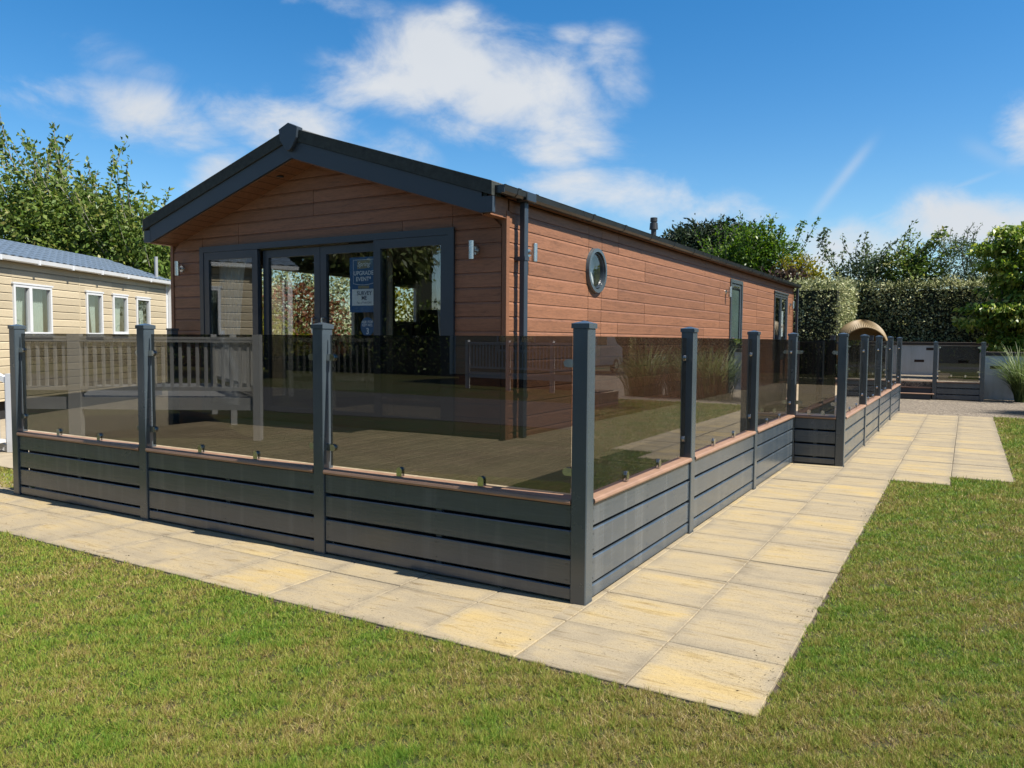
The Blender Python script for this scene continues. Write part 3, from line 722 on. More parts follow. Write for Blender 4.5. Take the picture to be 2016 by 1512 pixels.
# flue on the roof
fl = MB().tube([(-4.16, 11, 3.45), (-4.16, 11, 3.98)], .052, 14); fl.tube([(-4.16, 11, 3.80), (-4.16, 11, 3.93)], [.085, .075], 14); fl.tube([(-4.16, 11, 3.95), (-4.16, 11, 4.03)], [.07, .07], 14)
fl.build('flue', FLUEM, roof, smooth=False)
# gutters, unions, brackets and downpipes on the sunny side
gp = [(XR + .045, 3.128), (XR + .050, 3.075), (XR + .075, 3.052), (XR + .130, 3.050), (XR + .158, 3.072), (XR + .168, 3.118), (XR + .172, 3.130), (XR + .158, 3.130), (XR + .150, 3.075), (XR + .070, 3.066), (XR + .058, 3.128)]
def gutter_piece(y0, y1, grow=0.0, name='gutter', mat=GUT):
    cx, cz = XR + .108, 3.09
    pr_ = [(cx + (x - cx) * (1 + grow), cz + (z - cz) * (1 + grow)) for x, z in gp]
    return MB().loft([[(x, y, z) for x, z in pr_] for y in (y0, y1)]).build(name, mat, roof)
gutter_piece(YV + .05, YB + .22)
gutter_piece(YV + .045, YV + .075, .04, 'gutter_end'); box('gutter_end', GUT, roof, XR + .05, XR + .165, YV + .04, YV + .05, 3.055, 3.128)
for yg in [3.05 + .0] + [3.42] : gutter_piece(yg - .03, yg + .03, .10, 'gutter_bracket')
outl = box('gutter_outlet', GUT, roof, XR + .040, XR + .178, 3.20, 3.40, 3.035, 3.133, bevel=.01)
for yg in np.arange(4.9, 18.5, 1.02): gutter_piece(yg - .025, yg + .025, .10, 'gutter_bracket')
def downpipe(yc):
    box('downpipe', GUT if False else BARGE, roof, XR + .058, XR + .123, yc - .038, yc + .038, ZD, 3.04, bevel=.006)
    for z in (2.45, 1.0): box('pipe_clip', BARGE, roof, XR + .0, XR + .129, yc - .046, yc + .046, z - .02, z + .02)
downpipe(3.285); downpipe(18.50)
box('fascia', CLADY2, roof, XR - .02, XR + .045, YV + .36, YB + .25, 3.062, 3.115)

# patio doors
def frame_rect(name, mat, par, x0, x1, z0, z1, t, y0, y1, b=.004):
    m = MB().box(x0, x0 + t, y0, y1, z0, z1).box(x1 - t, x1, y0, y1, z0, z1).box(x0 + t, x1 - t, y0, y1, z1 - t, z1).box(x0 + t, x1 - t, y0, y1, z0, z0 + t)
    return m.build(name, mat, par)
pd = bpy.data.objects.new('patio_door', None); C.objects.link(pd); pd.parent = lodge; pd.location = (0, 0, 0)
def F(name, mat, x0, x1, z0, z1, t, y0, y1): return frame_rect(name, mat, pd, x0, x1, z0, z1, t, y0, y1)
F('frame', FRAME, -7.636, -3.496, ZD + .012, 2.80, .075, YF - .03, YF + .12)
F('frame', FRAME, -7.56, -6.53, ZD + .06, 2.722, .10, YF - .022, YF + .03)
F('frame', FRAME, -4.62, -3.572, ZD + .06, 2.722, .10, YF - .022, YF + .03)
F('sash', FRAME, -6.50, -5.520, ZD + .07, 2.705, .095, YF + .045, YF + .10)
F('sash', FRAME, -5.512, -4.53, ZD + .07, 2.705, .095, YF + .045, YF + .10)
for x0, x1, y in ((-7.47, -6.62, YF), (-6.42, -5.61, YF + .07), (-5.42, -4.62, YF + .07), (-4.53, -3.66, YF)):
    box('pane', CLEAR, pd, x0, x1, y - .003, y + .003, ZD + .15, 2.64)
for x in (-5.60, -5.44):
    m = MB().tube([(x, YF + .045, 1.66), (x, YF - .01, 1.66), (x, YF - .01, 1.84), (x, YF + .045, 1.84)], .011, 8); m.build('handle', STEEL, pd)
# round window
rwo = bpy.data.objects.new('round_window', None); C.objects.link(rwo); rwo.parent = lodge
def ring_x(name, mat, r0_, r1_, x0, x1, yc, zc, par, n=48):
    m = MB(); rings = [[(x, yc + r * math.cos(q), zc + r * math.sin(q)) for x, r in ((x0, r0_), (x1, r0_ + .008), (x1, r1_ - .012), (x0, r1_))] for q in [2 * math.pi * i / n for i in range(n + 1)]]
    return m.loft(rings, cap=False).build(name, mat, par, smooth=False)
ring_x('frame', ANTH, .232, .294, XR - .018, XR + .045, *RW, rwo); ring_x('sash', FRAME, .205, .234, XR - .02, XR + .025, *RW, rwo)
MB().add([(XR + .004, RW[0] + .215 * math.cos(2 * math.pi * i / 40), RW[1] + .215 * math.sin(2 * math.pi * i / 40)) for i in range(40)], [tuple(range(40))]).build('pane', CLEAR, rwo)
box('net', plain('net_with_sky_reflection', (.50, .55, .60), .9), rwo, XR - .12, XR - .11, RW[0] - .22, RW[0] + .22, RW[1] - .22, RW[1] + .22)  # net curtain, its pale blue also standing in for the sky mirrored in the pane
# side door and side window
sd = bpy.data.objects.new('side_door', None); C.objects.link(sd); sd.parent = lodge
def frame_side(name, mat, par, y0, y1, z0, z1, t, x0, x1, tb=None):
    tb = t if tb is None else tb
    return MB().box(x0, x1, y0, y0 + t, z0, z1).box(x0, x1, y1 - t, y1, z0, z1).box(x0, x1, y0 + t, y1 - t, z1 - t, z1).box(x0, x1, y0 + t, y1 - t, z0, z0 + tb).build(name, mat, par)
frame_side('frame', ANTH, sd, 11.875, 12.845, ZD, 2.85, .075, XR - .03, XR + .022)
frame_side('leaf_frame', ANTH, sd, 11.955, 12.765, ZD + .03, 2.765, .09, XR - .045, XR + .004)
box('pane', FROST, sd, XR - .03, XR - .022, 12.04, 12.68, ZD + .12, 2.68)
box('vent', CHROME, sd, XR + .003, XR + .012, 12.10, 12.60, 2.69, 2.72); MB().tube([(XR + .0, 12.0, 1.66), (XR + .06, 12.0, 1.66), (XR + .06, 12.12, 1.66)], .011, 8).build('handle', CHROME, sd)
sw = bpy.data.objects.new('side_window', None); C.objects.link(sw); sw.parent = lodge
frame_side('frame', ANTH, sw, 15.995, 17.585, 1.14, 2.80, .06, XR - .03, XR + .024)
box('hood', ANTH, sw, XR - .01, XR + .045, 15.96, 17.62, 2.80, 2.845, bevel=.006)
box('mullion', ANTH, sw, XR - .03, XR + .02, 16.76, 16.85, 1.20, 2.74)
for y0, y1 in ((16.055, 16.76), (16.85, 17.525)):
    frame_side('sash', ANTH, sw, y0, y1, 1.2, 2.74, .05, XR - .03, XR + .008); box('pane', CLEAR, sw, XR - .012, XR - .006, y0 + .05, y1 - .05, 1.25, 2.69)
for a, b, c, d in LW:
    frame_side('rear_window_frame', WHITE, lodge, a, b, c, d, .05, XL + .03, XL + .10); box('rear_window_pane', CLEAR, lodge, XL + .06, XL + .066, a + .05, b - .05, c + .05, d - .05)

# wall lights
def wall_light(label, p, out, side):
    t = thing('wall_light', label, 'light', p, 'steel up and down wall lights on the lodge')
    P, O = Vector(p), Vector(out)
    MB().tube([P, P + O * .022], [.047, .043], 20).build('wall_plate', STEEL, t, smooth=False)
    MB().tube([P + O * .015, P + O * .075], .018, 12).build('arm', STEEL, t)
    b = MB().tube([P + O * .088 + Vector((0, 0, z)) for z in (-.098, -.096, .096, .098)], [.030, .0315, .0315, .030], 24).build('body', STEEL, t, smooth=False)
    for z in (-.0985, .0985): MB().tube([P + O * .088 + Vector((0, 0, z)), P + O * .088 + Vector((0, 0, z * 1.01))], .024, 16).build('lens', DARK, b)
wall_light('steel cylinder wall light beside the right edge of the patio doors', (-3.225, YF, 2.537), (0, -1, 0), 0)
wall_light('steel cylinder wall light left of the patio doors near the caravan', (-8.02, YF, 2.530), (0, -1, 0), 0)
wall_light('steel cylinder wall light between the downpipe and the round window', (XR, 3.525, 2.537), (1, 0, 0), 0)
wall_light('steel cylinder wall light just before the narrow side door', (XR, 11.56, 2.56), (1, 0, 0), 0)
wall_light('steel cylinder wall light at the far end of the sunlit side wall', (XR, 17.97, 2.57), (1, 0, 0), 0)

# signs behind the patio glass
def text(body, size, x, y, z, mat, parent, shear=0, bold=0, align='CENTER'):
    cu = bpy.data.curves.new('lettering', 'FONT'); cu.body = body; cu.size = size; cu.align_x = align; cu.align_y = 'CENTER'; cu.shear = shear; cu.offset = bold; cu.space_line = .85
    tmp = bpy.data.objects.new('tmp', cu); C.objects.link(tmp)
    bpy.context.view_layer.update()
    me = bpy.data.meshes.new_from_object(tmp.evaluated_get(bpy.context.evaluated_depsgraph_get())); bpy.data.objects.remove(tmp)
    o = bpy.data.objects.new('lettering', me); me.materials.clear(); me.materials.append(mat); C.objects.link(o)
    o.parent = parent; o.location = Vector((x, y, z)) - world_loc(parent); o.rotation_euler = (math.pi / 2, 0, 0)
    return o
YP = YF + .085
ps = thing('poster', 'tall blue spring upgrade event poster inside the patio door glass', 'poster', (-4.84, YP, 1.9))
box('sheet', BLUE, ps, -5.075, -4.655, YP, YP + .002, 1.905, 2.555)
def poly_y(pts, y): return MB().add([(x, y, z) for x, z in pts], [tuple(range(len(pts)))])
out_ = [(-5.02, 2.525), (-4.70, 2.525), (-4.70, 2.245), (-4.78, 2.230), (-4.86, 2.225), (-4.94, 2.230), (-5.02, 2.245)]
cxp, czp = -4.86, 2.38
m = MB(); n_ = len(out_)
for i in range(n_):
    a, b = out_[i], out_[(i + 1) % n_]; k = .972
    ai = (cxp + (a[0] - cxp) * k, czp + (a[1] - czp) * k); bi = (cxp + (b[0] - cxp) * k, czp + (b[1] - czp) * k)
    m.add([(a[0], YP - .0015, a[1]), (b[0], YP - .0015, b[1]), (bi[0], YP - .0015, bi[1]), (ai[0], YP - .0015, ai[1])], [(0, 1, 2, 3)])
m.build('border', SIGNW, ps)
poly_y([(-4.955, 2.515), (-4.765, 2.515), (-4.765, 2.425), (-4.955, 2.415)], YP - .0015).build('tag', SIGNG, ps)
text('Spring', .078, -4.86, YP - .003, 2.470, SIGNW, ps, shear=.35)
text('UPGRADE', .068, -4.86, YP - .003, 2.365, SIGNW, ps, bold=.0012); text('EVENT*', .068, -4.86, YP - .003, 2.295, SIGNW, ps, bold=.0012)
poly_y([(-4.945, 2.218), (-4.775, 2.218), (-4.775, 2.185), (-4.945, 2.185)], YP - .0015).build('strip', SIGNG, ps)
sg_ = thing('window_sign', 'white survey me sign stuck over the blue poster', 'sign', (-4.82, YP - .004, 2.0))
box('card', SIGNW, sg_, -5.035, -4.655, YP - .006, YP - .004, 1.985, 2.178)
text('SURVEY', .066, -4.845, YP - .008, 2.128, SIGNN, sg_, bold=.0012); text('ME', .066, -4.845, YP - .008, 2.072, SIGNN, sg_, bold=.0012); text('For a Free Gift!', .036, -4.845, YP - .008, 2.018, SIGNN, sg_)
ks = thing('window_sign', 'round blue ask for key number three sticker below the poster', 'sign', (-4.80, YP, 1.63))
MB().loft([[(-4.805 + .105 * math.cos(q), y, 1.735 + .112 * math.sin(q)) for q in [2 * math.pi * i / 36 for i in range(36)]] for y in (YP, YP + .002)]).build('disc', BLUE, ks)
text('ASK FOR', .043, -4.805, YP - .002, 1.790, SIGNW, ks, shear=.15, bold=.0006); text('KEY NO.', .043, -4.805, YP - .002, 1.753, SIGNW, ks, shear=.15, bold=.0006); text('3', .10, -4.80, YP - .002, 1.680, SIGNW, ks, bold=.002)
ws = thing('window_sign', 'white upright paper sign in the far side window', 'sign', (XR - .03, 17.2, 1.5)); box('card', SIGNW, ws, XR - .03, XR - .028, 17.02, 17.30, 1.72, 2.38); box('print', SIGNN, ws, XR - .0278, XR - .0272, 17.07, 17.25, 1.95, 2.0)
# curtains, kitchen
def curtain(label, x0, x1, y, z0, z1, taper=0.0, axis='x', n=36, mat=CURT, waves=7, parent=None):
    vs = []
    for j in range(9):
        f = j / 8; z = z0 + (z1 - z0) * f; k = 1 - taper * (1 - f) ** .6 if taper >= 0 else 1
        for i in range(n + 1):
            g_ = i / n; a = x0 + (x1 - x0) * g_ * k; wv = .022 * math.sin(g_ * waves * 2 * math.pi) * (1.0 if axis == 'x' else 1.0)
            vs.append((a, y + wv, z) if axis == 'x' else (y + wv, a, z))
    fs = [(j * (n + 1) + i, j * (n + 1) + i + 1, (j + 1) * (n + 1) + i + 1, (j + 1) * (n + 1) + i) for j in range(8) for i in range(n)]
    o = MB().add(vs, fs).build('curtain', mat, parent, smooth=True)
    if parent is None: tag(o, label, 'curtain')
    return o
curtain('white curtain at the right edge of the patio doors', -3.60, -3.98, YF + .20, ZD + .05, 2.72, .55)
curtain('sheer white curtain behind the leftmost patio pane', -7.55, -6.98, YF + .22, ZD + .05, 2.72, .45)
curtain('brown curtain hanging between the two middle patio panes', -4.55, -5.25, YF + .24, ZD + .05, 2.72, .65, mat=plain('beige_curtain', (.30, .25, .19), .9, .1))
kc = thing('kitchen_counter', 'kitchen counter with tall tap below the rear window of the lodge', 'counter', (-7.8, 8.0, ZD)); box('cabinet', INTW, kc, -8.1, -7.5, 6.95, 9.85, ZD + .01, 1.42); box('worktop', INTD, kc, -8.1, -7.46, 6.93, 9.87, 1.42, 1.46)
MB().tube([(-7.75 + .0, 8.35, 1.46), (-7.75, 8.35, 1.80)] + [(-7.75, 8.35 - .11 + .11 * math.cos(q), 1.80 + .11 * math.sin(q)) for q in [math.pi * i / 8 for i in range(1, 9)]] + [(-7.75, 8.13, 1.72)], .014, 8).build('tap', DARK, kc)

# ------------------------------------------------------------------ steps, far fence, garden wall
YS = 20.9
st = thing('deck_steps', 'dark steps with brown treads rising to the far terrace', 'steps', (-.5, YS, 0))
for k, z in enumerate((.165, .33, .50)):
    y0 = YS - .0 + .28 * k - .25
    box('riser', FRAME, st, -2.2, .47 if k < 2 else .55, y0 + .03, y0 + .06 + .3, z - .165 + .001, z - .027)
    box('tread', RAIL, st, -2.2, .55, y0, y0 + .31, z - .026, z, bevel=.005)
fence('terrace_fence', 'short grey glass fence between two posts beside the far steps', (0, YS, 0), (1, 0, 0), (0, -1, 0), [.545, 1.69], pw=.11, ztop=1.58, boards=((.01, .14), (.16, .315), (.335, .468)), rail=(.47, .50), glass=(.53, 1.50))
tr = MB().box(-3.2, 1.74, YS + .12, 26.05, -.02, .485).build('raised_terrace', GRAVEL); struct(tr)
def garden_wall(label, x0, x1, y0, y1, z0, z1, slots):
    t = thing('garden_wall', label, 'wall', ((x0 + x1) / 2, y0, z0))
    box('wall', RENDERW, t, x0, x1, y0, y1, z0, z1); box('coping', plain('dark_timber_coping', (.055, .042, .034), .8, .3, 10), t, x0 - .02, x1, y0 - .03, y1 + .03, z1, z1 + .105, bevel=.008)
    for sx, sz in slots: box('slot', plain('dark_brick_slot', (.05, .028, .02), .9, .4, 20), t, sx, sx + .30, y0 - .006, y0 + .05, sz, sz + .085)
    return t
garden_wall('low white rendered wall with dark coping behind the long grasses', 1.76, 4.0, 22.0, 22.25, -.02, 1.235, [(1.88, .86), (3.3, .86)])
garden_wall('white rendered wall behind the far steps and terrace', -4.5, 1.9, 26.05, 26.3, .45, 1.50, [(.1, 1.33), (-.25, .92), (1.05, .92), (-2.2, 1.0)])

# wicker egg chair
ec = thing('egg_chair', 'domed brown wicker garden chair on the far terrace', 'chair', (-1.50, 21.9, .485))
def egg():
    c0 = Vector((-1.50, 21.9, 1.46)); face = math.atan2(-1.0, .35)     # opening looks towards the lawn
    def pt(th, ph, s_=1.0): return c0 + Vector((math.sin(th) * math.cos(ph) * .75 * s_, math.sin(th) * math.sin(ph) * .66 * s_, math.cos(th) * .80 * s_))
    def inside(th, ph):
        dph = (ph - face + math.pi) % (2 * math.pi) - math.pi
        x = dph / 1.18; z = (th - 2.0) / 1.22
        return x * x + z * z < 1
    m = MB(); nph, nth = 120, 44; idx = {}
    vs = []; fs = []
    for s_ in (1.0, .955):
        b0 = len(vs)
        for j in range(nth + 1):
            for i in range(nph):
                th = .02 + (2.72 - .02) * j / nth; vs.append(pt(th, 2 * math.pi * i / nph, s_ * (1 + (.016 if i % 2 else -.006) * (s_ == 1.0))))
        for j in range(nth):
            for i in range(nph):
                th = .02 + 2.70 * (j + .5) / nth; ph = 2 * math.pi * (i + .5) / nph
                if inside(th, ph): continue
                i2 = (i + 1) % nph; q = (b0 + j * nph + i, b0 + j * nph + i2, b0 + (j + 1) * nph + i2, b0 + (j + 1) * nph + i)
                fs.append(q if s_ < 1 else tuple(reversed(q)))
    MB().add(vs, fs).build('wicker_shell', WICK, ec)
    rim = []
    for k in range(65):
        a = 2 * math.pi * k / 64; th = 2.0 + 1.22 * math.sin(a); ph = face + 1.18 * math.cos(a)
        rim.append(pt(min(th, 2.72), ph, 1.0))
    MB().tube(rim, .022, 8).build('rim', WICK, ec)
    MB().tube([c0 + Vector((0, 0, z)) for z in (-.62, -.60, -.42, -.38)], [.30, .46, .48, .40], 24).build('cushion', CUSH, ec, smooth=True)
    MB().tube([c0 + Vector((0, 0, z)) for z in (-.972, -.93, -.91, -.62)], [.42, .42, .10, .30], 24).build('base', WICK, ec)
egg()

# ------------------------------------------------------------------ static caravans
def caravan(label, loc, rotz, L, Wd, ze, windows, boards_from=0.0, detailed=True, zbase=.35, mat=BEIGE, joint=9.08, railing=None, end_glass=False):
    """local axes: +x runs along the side wall that faces the viewer, that wall lies at y = 0 and the van extends to +y"""
    t = thing('static_caravan', label, 'caravan', loc, rotz=rotz)
    B = lambda n, m_, *b, par=t, bevel=0: box(n, m_, par, *b, bevel=bevel, local=True)
    holes = [(a, b, c, d) for a, b, c, d, *_ in windows]
    z1 = ze - .02
    while z1 > zbase:
        z0 = z1 - .155
        for a, b in ((0.02, joint - .02), (joint + .02, L - .02)) if joint < L else ((.02, L - .02),):
            def em(u0, u1, s0, s1, top):
                prof = [(.0, s0 + .002), (-.012, s0 + .004), (-.012, s1 - (.028 if top else .002)), (.006, s1 - .002), (.02, s1 - .002), (.02, s0 + .002)]
                MB().loft([[(u0, y, z) for y, z in prof], [(u1, y, z) for y, z in prof]]).build('plank', mat, t, local=True)
            course(a, b, max(z0, zbase), z1, holes, em)
        z1 = z0
    if joint < L: B('joint_strip', mat, joint - .02, joint + .02, -.014, .02, zbase, ze)
    m = MB(); xs = sorted({0, L} | {q for h in holes for q in h[:2]}); zs = sorted({zbase, ze} | {q for h in holes for q in h[2:4]})
    for a, b in zip(xs, xs[1:]):
        for c, d in zip(zs, zs[1:]):
            if any(h[0] < (a + b) / 2 < h[1] and h[2] < (c + d) / 2 < h[3] for h in holes): continue
            m.box(a, b, .021, .09, c, d)
    m.box(.0, .09, .09, Wd, zbase, ze); m.box(L - .09, L, .09, Wd, zbase, ze); m.box(0, L, Wd, Wd + .09, zbase, ze); m.box(.1, L - .1, .1, Wd, zbase, zbase + .05); m.box(.1, L - .1, 1.2, 1.25, zbase, ze)
    m.build('shell', mat, t, local=True)
    B('skirt', DARK, .1, L - .1, .12, Wd - .1, -.02, zbase)
    B('corner_trim', WHITE, L - .06, L + .02, -.03, .05, zbase, ze, bevel=.004); B('corner_trim', WHITE, -.02, .06, -.03, .05, zbase, ze, bevel=.004)
    for a, b, c, d, kind in windows:
        fw = bpy.data.objects.new('window', None); C.objects.link(fw); fw.parent = t
        f_ = .055
        MB().box(a, a + f_, -.045, .03, c, d).box(b - f_, b, -.045, .03, c, d).box(a + f_, b - f_, -.045, .03, d - f_, d).box(a + f_, b - f_, -.045, .03, c, c + f_).build('frame', WHITE, fw, local=True)
        MB().box(a - .03, b + .03, -.055, .0, d, d + .035).build('hood', WHITE, fw, local=True); MB().box(a - .02, b + .02, -.07, .0, c - .03, c).build('sill', WHITE, fw, local=True)
        if kind == 2:
            mx_ = a + (b - a) * .42; MB().box(mx_ - .045, mx_ + .045, -.05, .03, c + f_, d - f_).build('mullion', WHITE, fw, local=True)
        MB().box(a + f_, b - f_, -.002, .002, c + f_, d - f_).build('pane', CLEAR, fw, local=True)
        n = 30; lo, hi = c + .02, d - .02
        sp = [(a + .04, a + (b - a) * .48), (b - .04, a + (b - a) * .52)] if kind != 3 else [(a + .04, b - .04)]
        vs = []; fs = []
        for s0, s1 in sp:
            b0 = len(vs); tap = .45 if kind == 1 else .12
            for j in range(6):
                fz = j / 5; k = 1 - tap * (1 - fz)
                for i in range(n + 1): vs.append((s0 + (s1 - s0) * i / n * k, .14 + .018 * math.sin(i * 1.6), lo + (hi - lo) * fz))
            fs += [(b0 + j * (n + 1) + i, b0 + j * (n + 1) + i + 1, b0 + (j + 1) * (n + 1) + i + 1, b0 + (j + 1) * (n + 1) + i) for j in range(5) for i in range(n)]
        MB().add(vs, fs).build('curtain', NETC, fw, local=True, smooth=True)
    # roof: shallow pitch with stepped metal tiles
    ov = .10; rise = .62; half = Wd / 2 + ov; ncol = int((L + .5) / .235); nrow = 7; vs = []; fs = []
    for s_ in (0, 1):
        for r_ in range(nrow):
            ya, yb_ = r_ / nrow, (r_ + 1) / nrow
            for cidx in range(ncol):
                x0 = -.25 + (L + .5) * cidx / ncol; x1 = -.25 + (L + .5) * (cidx + 1) / ncol
                for q in range(4):
                    xa, xb = x0 + (x1 - x0) * q / 4, x0 + (x1 - x0) * (q + 1) / 4
                    hf = [0, .022, .028, .020, 0]
                    b0 = len(vs)
                    for xx, hh in ((xa, hf[q]), (xb, hf[q + 1])):
                        for yv, ex in ((ya, .022), (yb_, .0), (ya, .0)):
                            yy_ = -ov + half * yv if s_ == 0 else Wd + ov - half * yv
                            vs.append((xx, yy_, ze + .05 + rise * yv + hh + ex))
                    fs += [(b0, b0 + 3, b0 + 4, b0 + 1), (b0 + 2, b0 + 5, b0 + 3, b0)] if s_ == 0 else [(b0, b0 + 1, b0 + 4, b0 + 3), (b0, b0 + 3, b0 + 5, b0 + 2)]
    rf = MB().add(vs, fs).build('roof', TILEB, t, local=True)
    m = MB(); m.loft([[(x, y, z) for y, z in ((-ov, ze + .02), (Wd / 2, ze + .02 + rise), (Wd + ov, ze + .02), (Wd + ov, ze), (-ov, ze))] for x in (-.22, L + .22)]); m.build('roof_deck', WHITE, rf, local=True)
    m = MB(); m.loft([[(x, y, z) for y, z in ((-ov - .10, ze + .045), (-ov - .09, ze - .03), (-ov - .05, ze - .05), (-ov - .01, ze - .04), (-ov, ze + .045), (-ov - .012, ze + .045), (-ov - .02, ze - .02), (-ov - .08, ze - .02), (-ov - .088, ze + .045))] for x in (-.25, L + .27)]); m.build('gutter', WHITE, rf, local=True)
    for x in np.arange(.5, L + .2, 1.15): B('gutter_bracket', WHITE, x - .03, x + .03, -ov - .107, -ov + .0, ze - .056, ze + .03, par=rf)
    for x in (L + .03, -.13): B('downpipe', WHITE, x, x + .10, -.13, -.03, zbase, ze - .03, par=rf)
    return t
NETC = plain('pale_green_net', (.34, .40, .36), .9, .1, 12)
CA, CDIR = Vector((-11.3, -1.74, 0)), Vector((-.486, .874, 0))
# the van extends away from us: local +x along the wall, local +y to its left-hand side -> mirrored so the wall faces the lawn
rot1 = math.atan2(CDIR.y, CDIR.x)
c1 = caravan('beige boarded static caravan with blue grey tiled roof left of the lodge', CA, rot1, 13.25, 3.7, 3.06,
             [(1.2, 2.1, 1.45, 2.6, 1), (3.2, 4.4, 1.62, 2.6, 2), (6.82, 8.03, 1.62, 2.6, 2), (9.30, 9.97, 1.62, 2.59, 1), (10.42, 11.10, 1.66, 2.59, 3), (11.54, 12.24, 1.62, 2.58, 1)])
MB().tube([(13.0, .15, 3.0), (13.0, .15, 3.76)], .045, 10).build('flue', plain('grey_flue', (.30, .31, .32), .5), c1, local=True)
# veranda of the beige caravan: raised deck with pale railing, steps down towards the lodge
def railing_run(t, p0, p1, z0, h, mat, pitch=.13, npost=2):
    P0, P1 = Vector(p0), Vector(p1); d = P1 - P0; Ln = d.length; u = d / Ln; n = Vector((-u.y, u.x, 0))
    def ob(name, a, b, hw, za, zb, za2=None, zb2=None, par=t):
        za2 = za if za2 is None else za2; zb2 = zb if zb2 is None else zb2
        A, B_ = P0 + u * a, P0 + u * b
        vs = [A - n * hw + Vector((0, 0, za)), B_ - n * hw + Vector((0, 0, za2)), B_ + n * hw + Vector((0, 0, za2)), A + n * hw + Vector((0, 0, za)), A - n * hw + Vector((0, 0, zb)), B_ - n * hw + Vector((0, 0, zb2)), B_ + n * hw + Vector((0, 0, zb2)), A + n * hw + Vector((0, 0, zb))]
        return MB().add(vs, [(0, 3, 2, 1), (4, 5, 6, 7), (0, 1, 5, 4), (1, 2, 6, 5), (2, 3, 7, 6), (3, 0, 4, 7)]).build(name, mat, par)
    for k in range(npost):
        a = Ln * k / (npost - 1); p = ob('post', a - .055, a + .055, .055, -.02, z0 + h + .06)
    ob('top_rail', 0, Ln, .045, z0 + h - .085, z0 + h - .045); ob('handrail', 0, Ln, .05, z0 + h - .04, z0 + h); ob('bottom_rail', 0, Ln, .04, z0 + .10, z0 + .16)
    ob('fascia', 0, Ln, .02, z0 - .20, z0 - .01)
    k = int(Ln / pitch)
    for i in range(1, k):
        a = Ln * i / k
        if min(abs(a - Ln * q / (npost - 1)) for q in range(npost)) < .08: continue
        ob('baluster', a - .022, a + .022, .014, z0 + .16, z0 + h - .085)
vd = thing('veranda', 'raised veranda of the beige caravan with pale grey railing', 'veranda', (-9.8, -3.4, 0))
railing_run(vd, (-8.25, -3.91, 0), (-10.65, -2.49, 0), .66, .94, GREYPVC, npost=2)
railing_run(vd, (-10.72, -2.45, 0), (-12.0, -1.69, 0), .66, .94, GREYPVC, npost=2)
railing_run(vd, (-8.36, -4.03, 0), (-12.3, -6.35, 0), .66, .94, GREYPVC, npost=3)
MB().add([(-8.25, -3.91, .64), (-10.65, -2.49, .64), (-13.6, -4.6, .64), (-12.3, -6.35, .64), (-8.25, -3.91, .60), (-10.65, -2.49, .60), (-13.6, -4.6, .60), (-12.3, -6.35, .60)], [(3, 2, 1, 0), (4, 5, 6, 7), (0, 1, 5, 4), (1, 2, 6, 5), (2, 3, 7, 6), (3, 0, 4, 7)]).build('platform', GREYPVC, vd)
# white steps beside the caravan, just past the first fence post
wsx = thing('side_steps', 'white plastic steps with sloping handrail beside the beige caravan', 'steps', (-11.0, 2.0, 0))
sd_ = CDIR.normalized(); sn = Vector((sd_.y, -sd_.x, 0))
base = Vector((-11.65, -.25, 0)) + sn * .35
def wbox(name, a0, a1, b0, b1, z0a, z0b, z1a, z1b, mat=WHITE):
    vs = [base + sn * b + sd_ * a + Vector((0, 0, z)) for (a, b, z) in ((a0, b0, z0a), (a1, b0, z0a), (a1, b1, z0b), (a0, b1, z0b), (a0, b0, z1a), (a1, b0, z1a), (a1, b1, z1b), (a0, b1, z1b))]
    MB().add(vs, [(0, 1, 2, 3), (7, 6, 5, 4), (4, 5, 1, 0), (5, 6, 2, 1), (6, 7, 3, 2), (7, 4, 0, 3)]).build(name, mat, wsx)
for k in range(4): wbox('tread', .0, 1.0, .9 + .28 * k, 1.2 + .28 * k, .62 - .16 * k, .62 - .16 * k, .66 - .16 * k, .66 - .16 * k)
for a in (0, 1.0):
    wbox('stringer', a - .025, a + .025, .8, 2.1, .45, -.02, .70, .06); wbox('handrail', a - .04, a + .04, .8, 2.1, 1.55, .92, 1.63, 1.0)
    for k in range(9): wbox('baluster', a - .02, a + .02, .86 + .145 * k, .90 + .145 * k, .60 - .07 * k, .60 - .07 * k, 1.54 - .07 * k, 1.54 - .07 * k)
    wbox('newel_post', a - .05, a + .05, 2.05, 2.15, 0, 0, 1.08, 1.08); wbox('newel_post', a - .05, a + .05, .75, .85, 0, 0, 1.72, 1.72)
wbox('landing', -.1, 1.1, -.25, .85, .50, .50, .66, .66)

# a second van across the road (it shows in the glass)
c2 = caravan('cream static caravan across the road, reflected in the front glass', (-3.0, -17.2, 0), math.pi + .10, 11.5, 3.7, 2.95, [(1.0, 2.2, 1.2, 2.3, 2), (3.2, 3.9, 1.2, 2.3, 1), (5.2, 6.4, 1.2, 2.3, 2), (8.0, 9.6, 1.2, 2.3, 2)], joint=6.0)
vd2 = thing('veranda', 'pale baluster veranda in front of the caravan across the road', 'veranda', (-12, -15.4, 0))
railing_run(vd2, (-6.2, -16.0, 0), (-12.8, -16.7, 0), .55, .95, WHITE, npost=5)
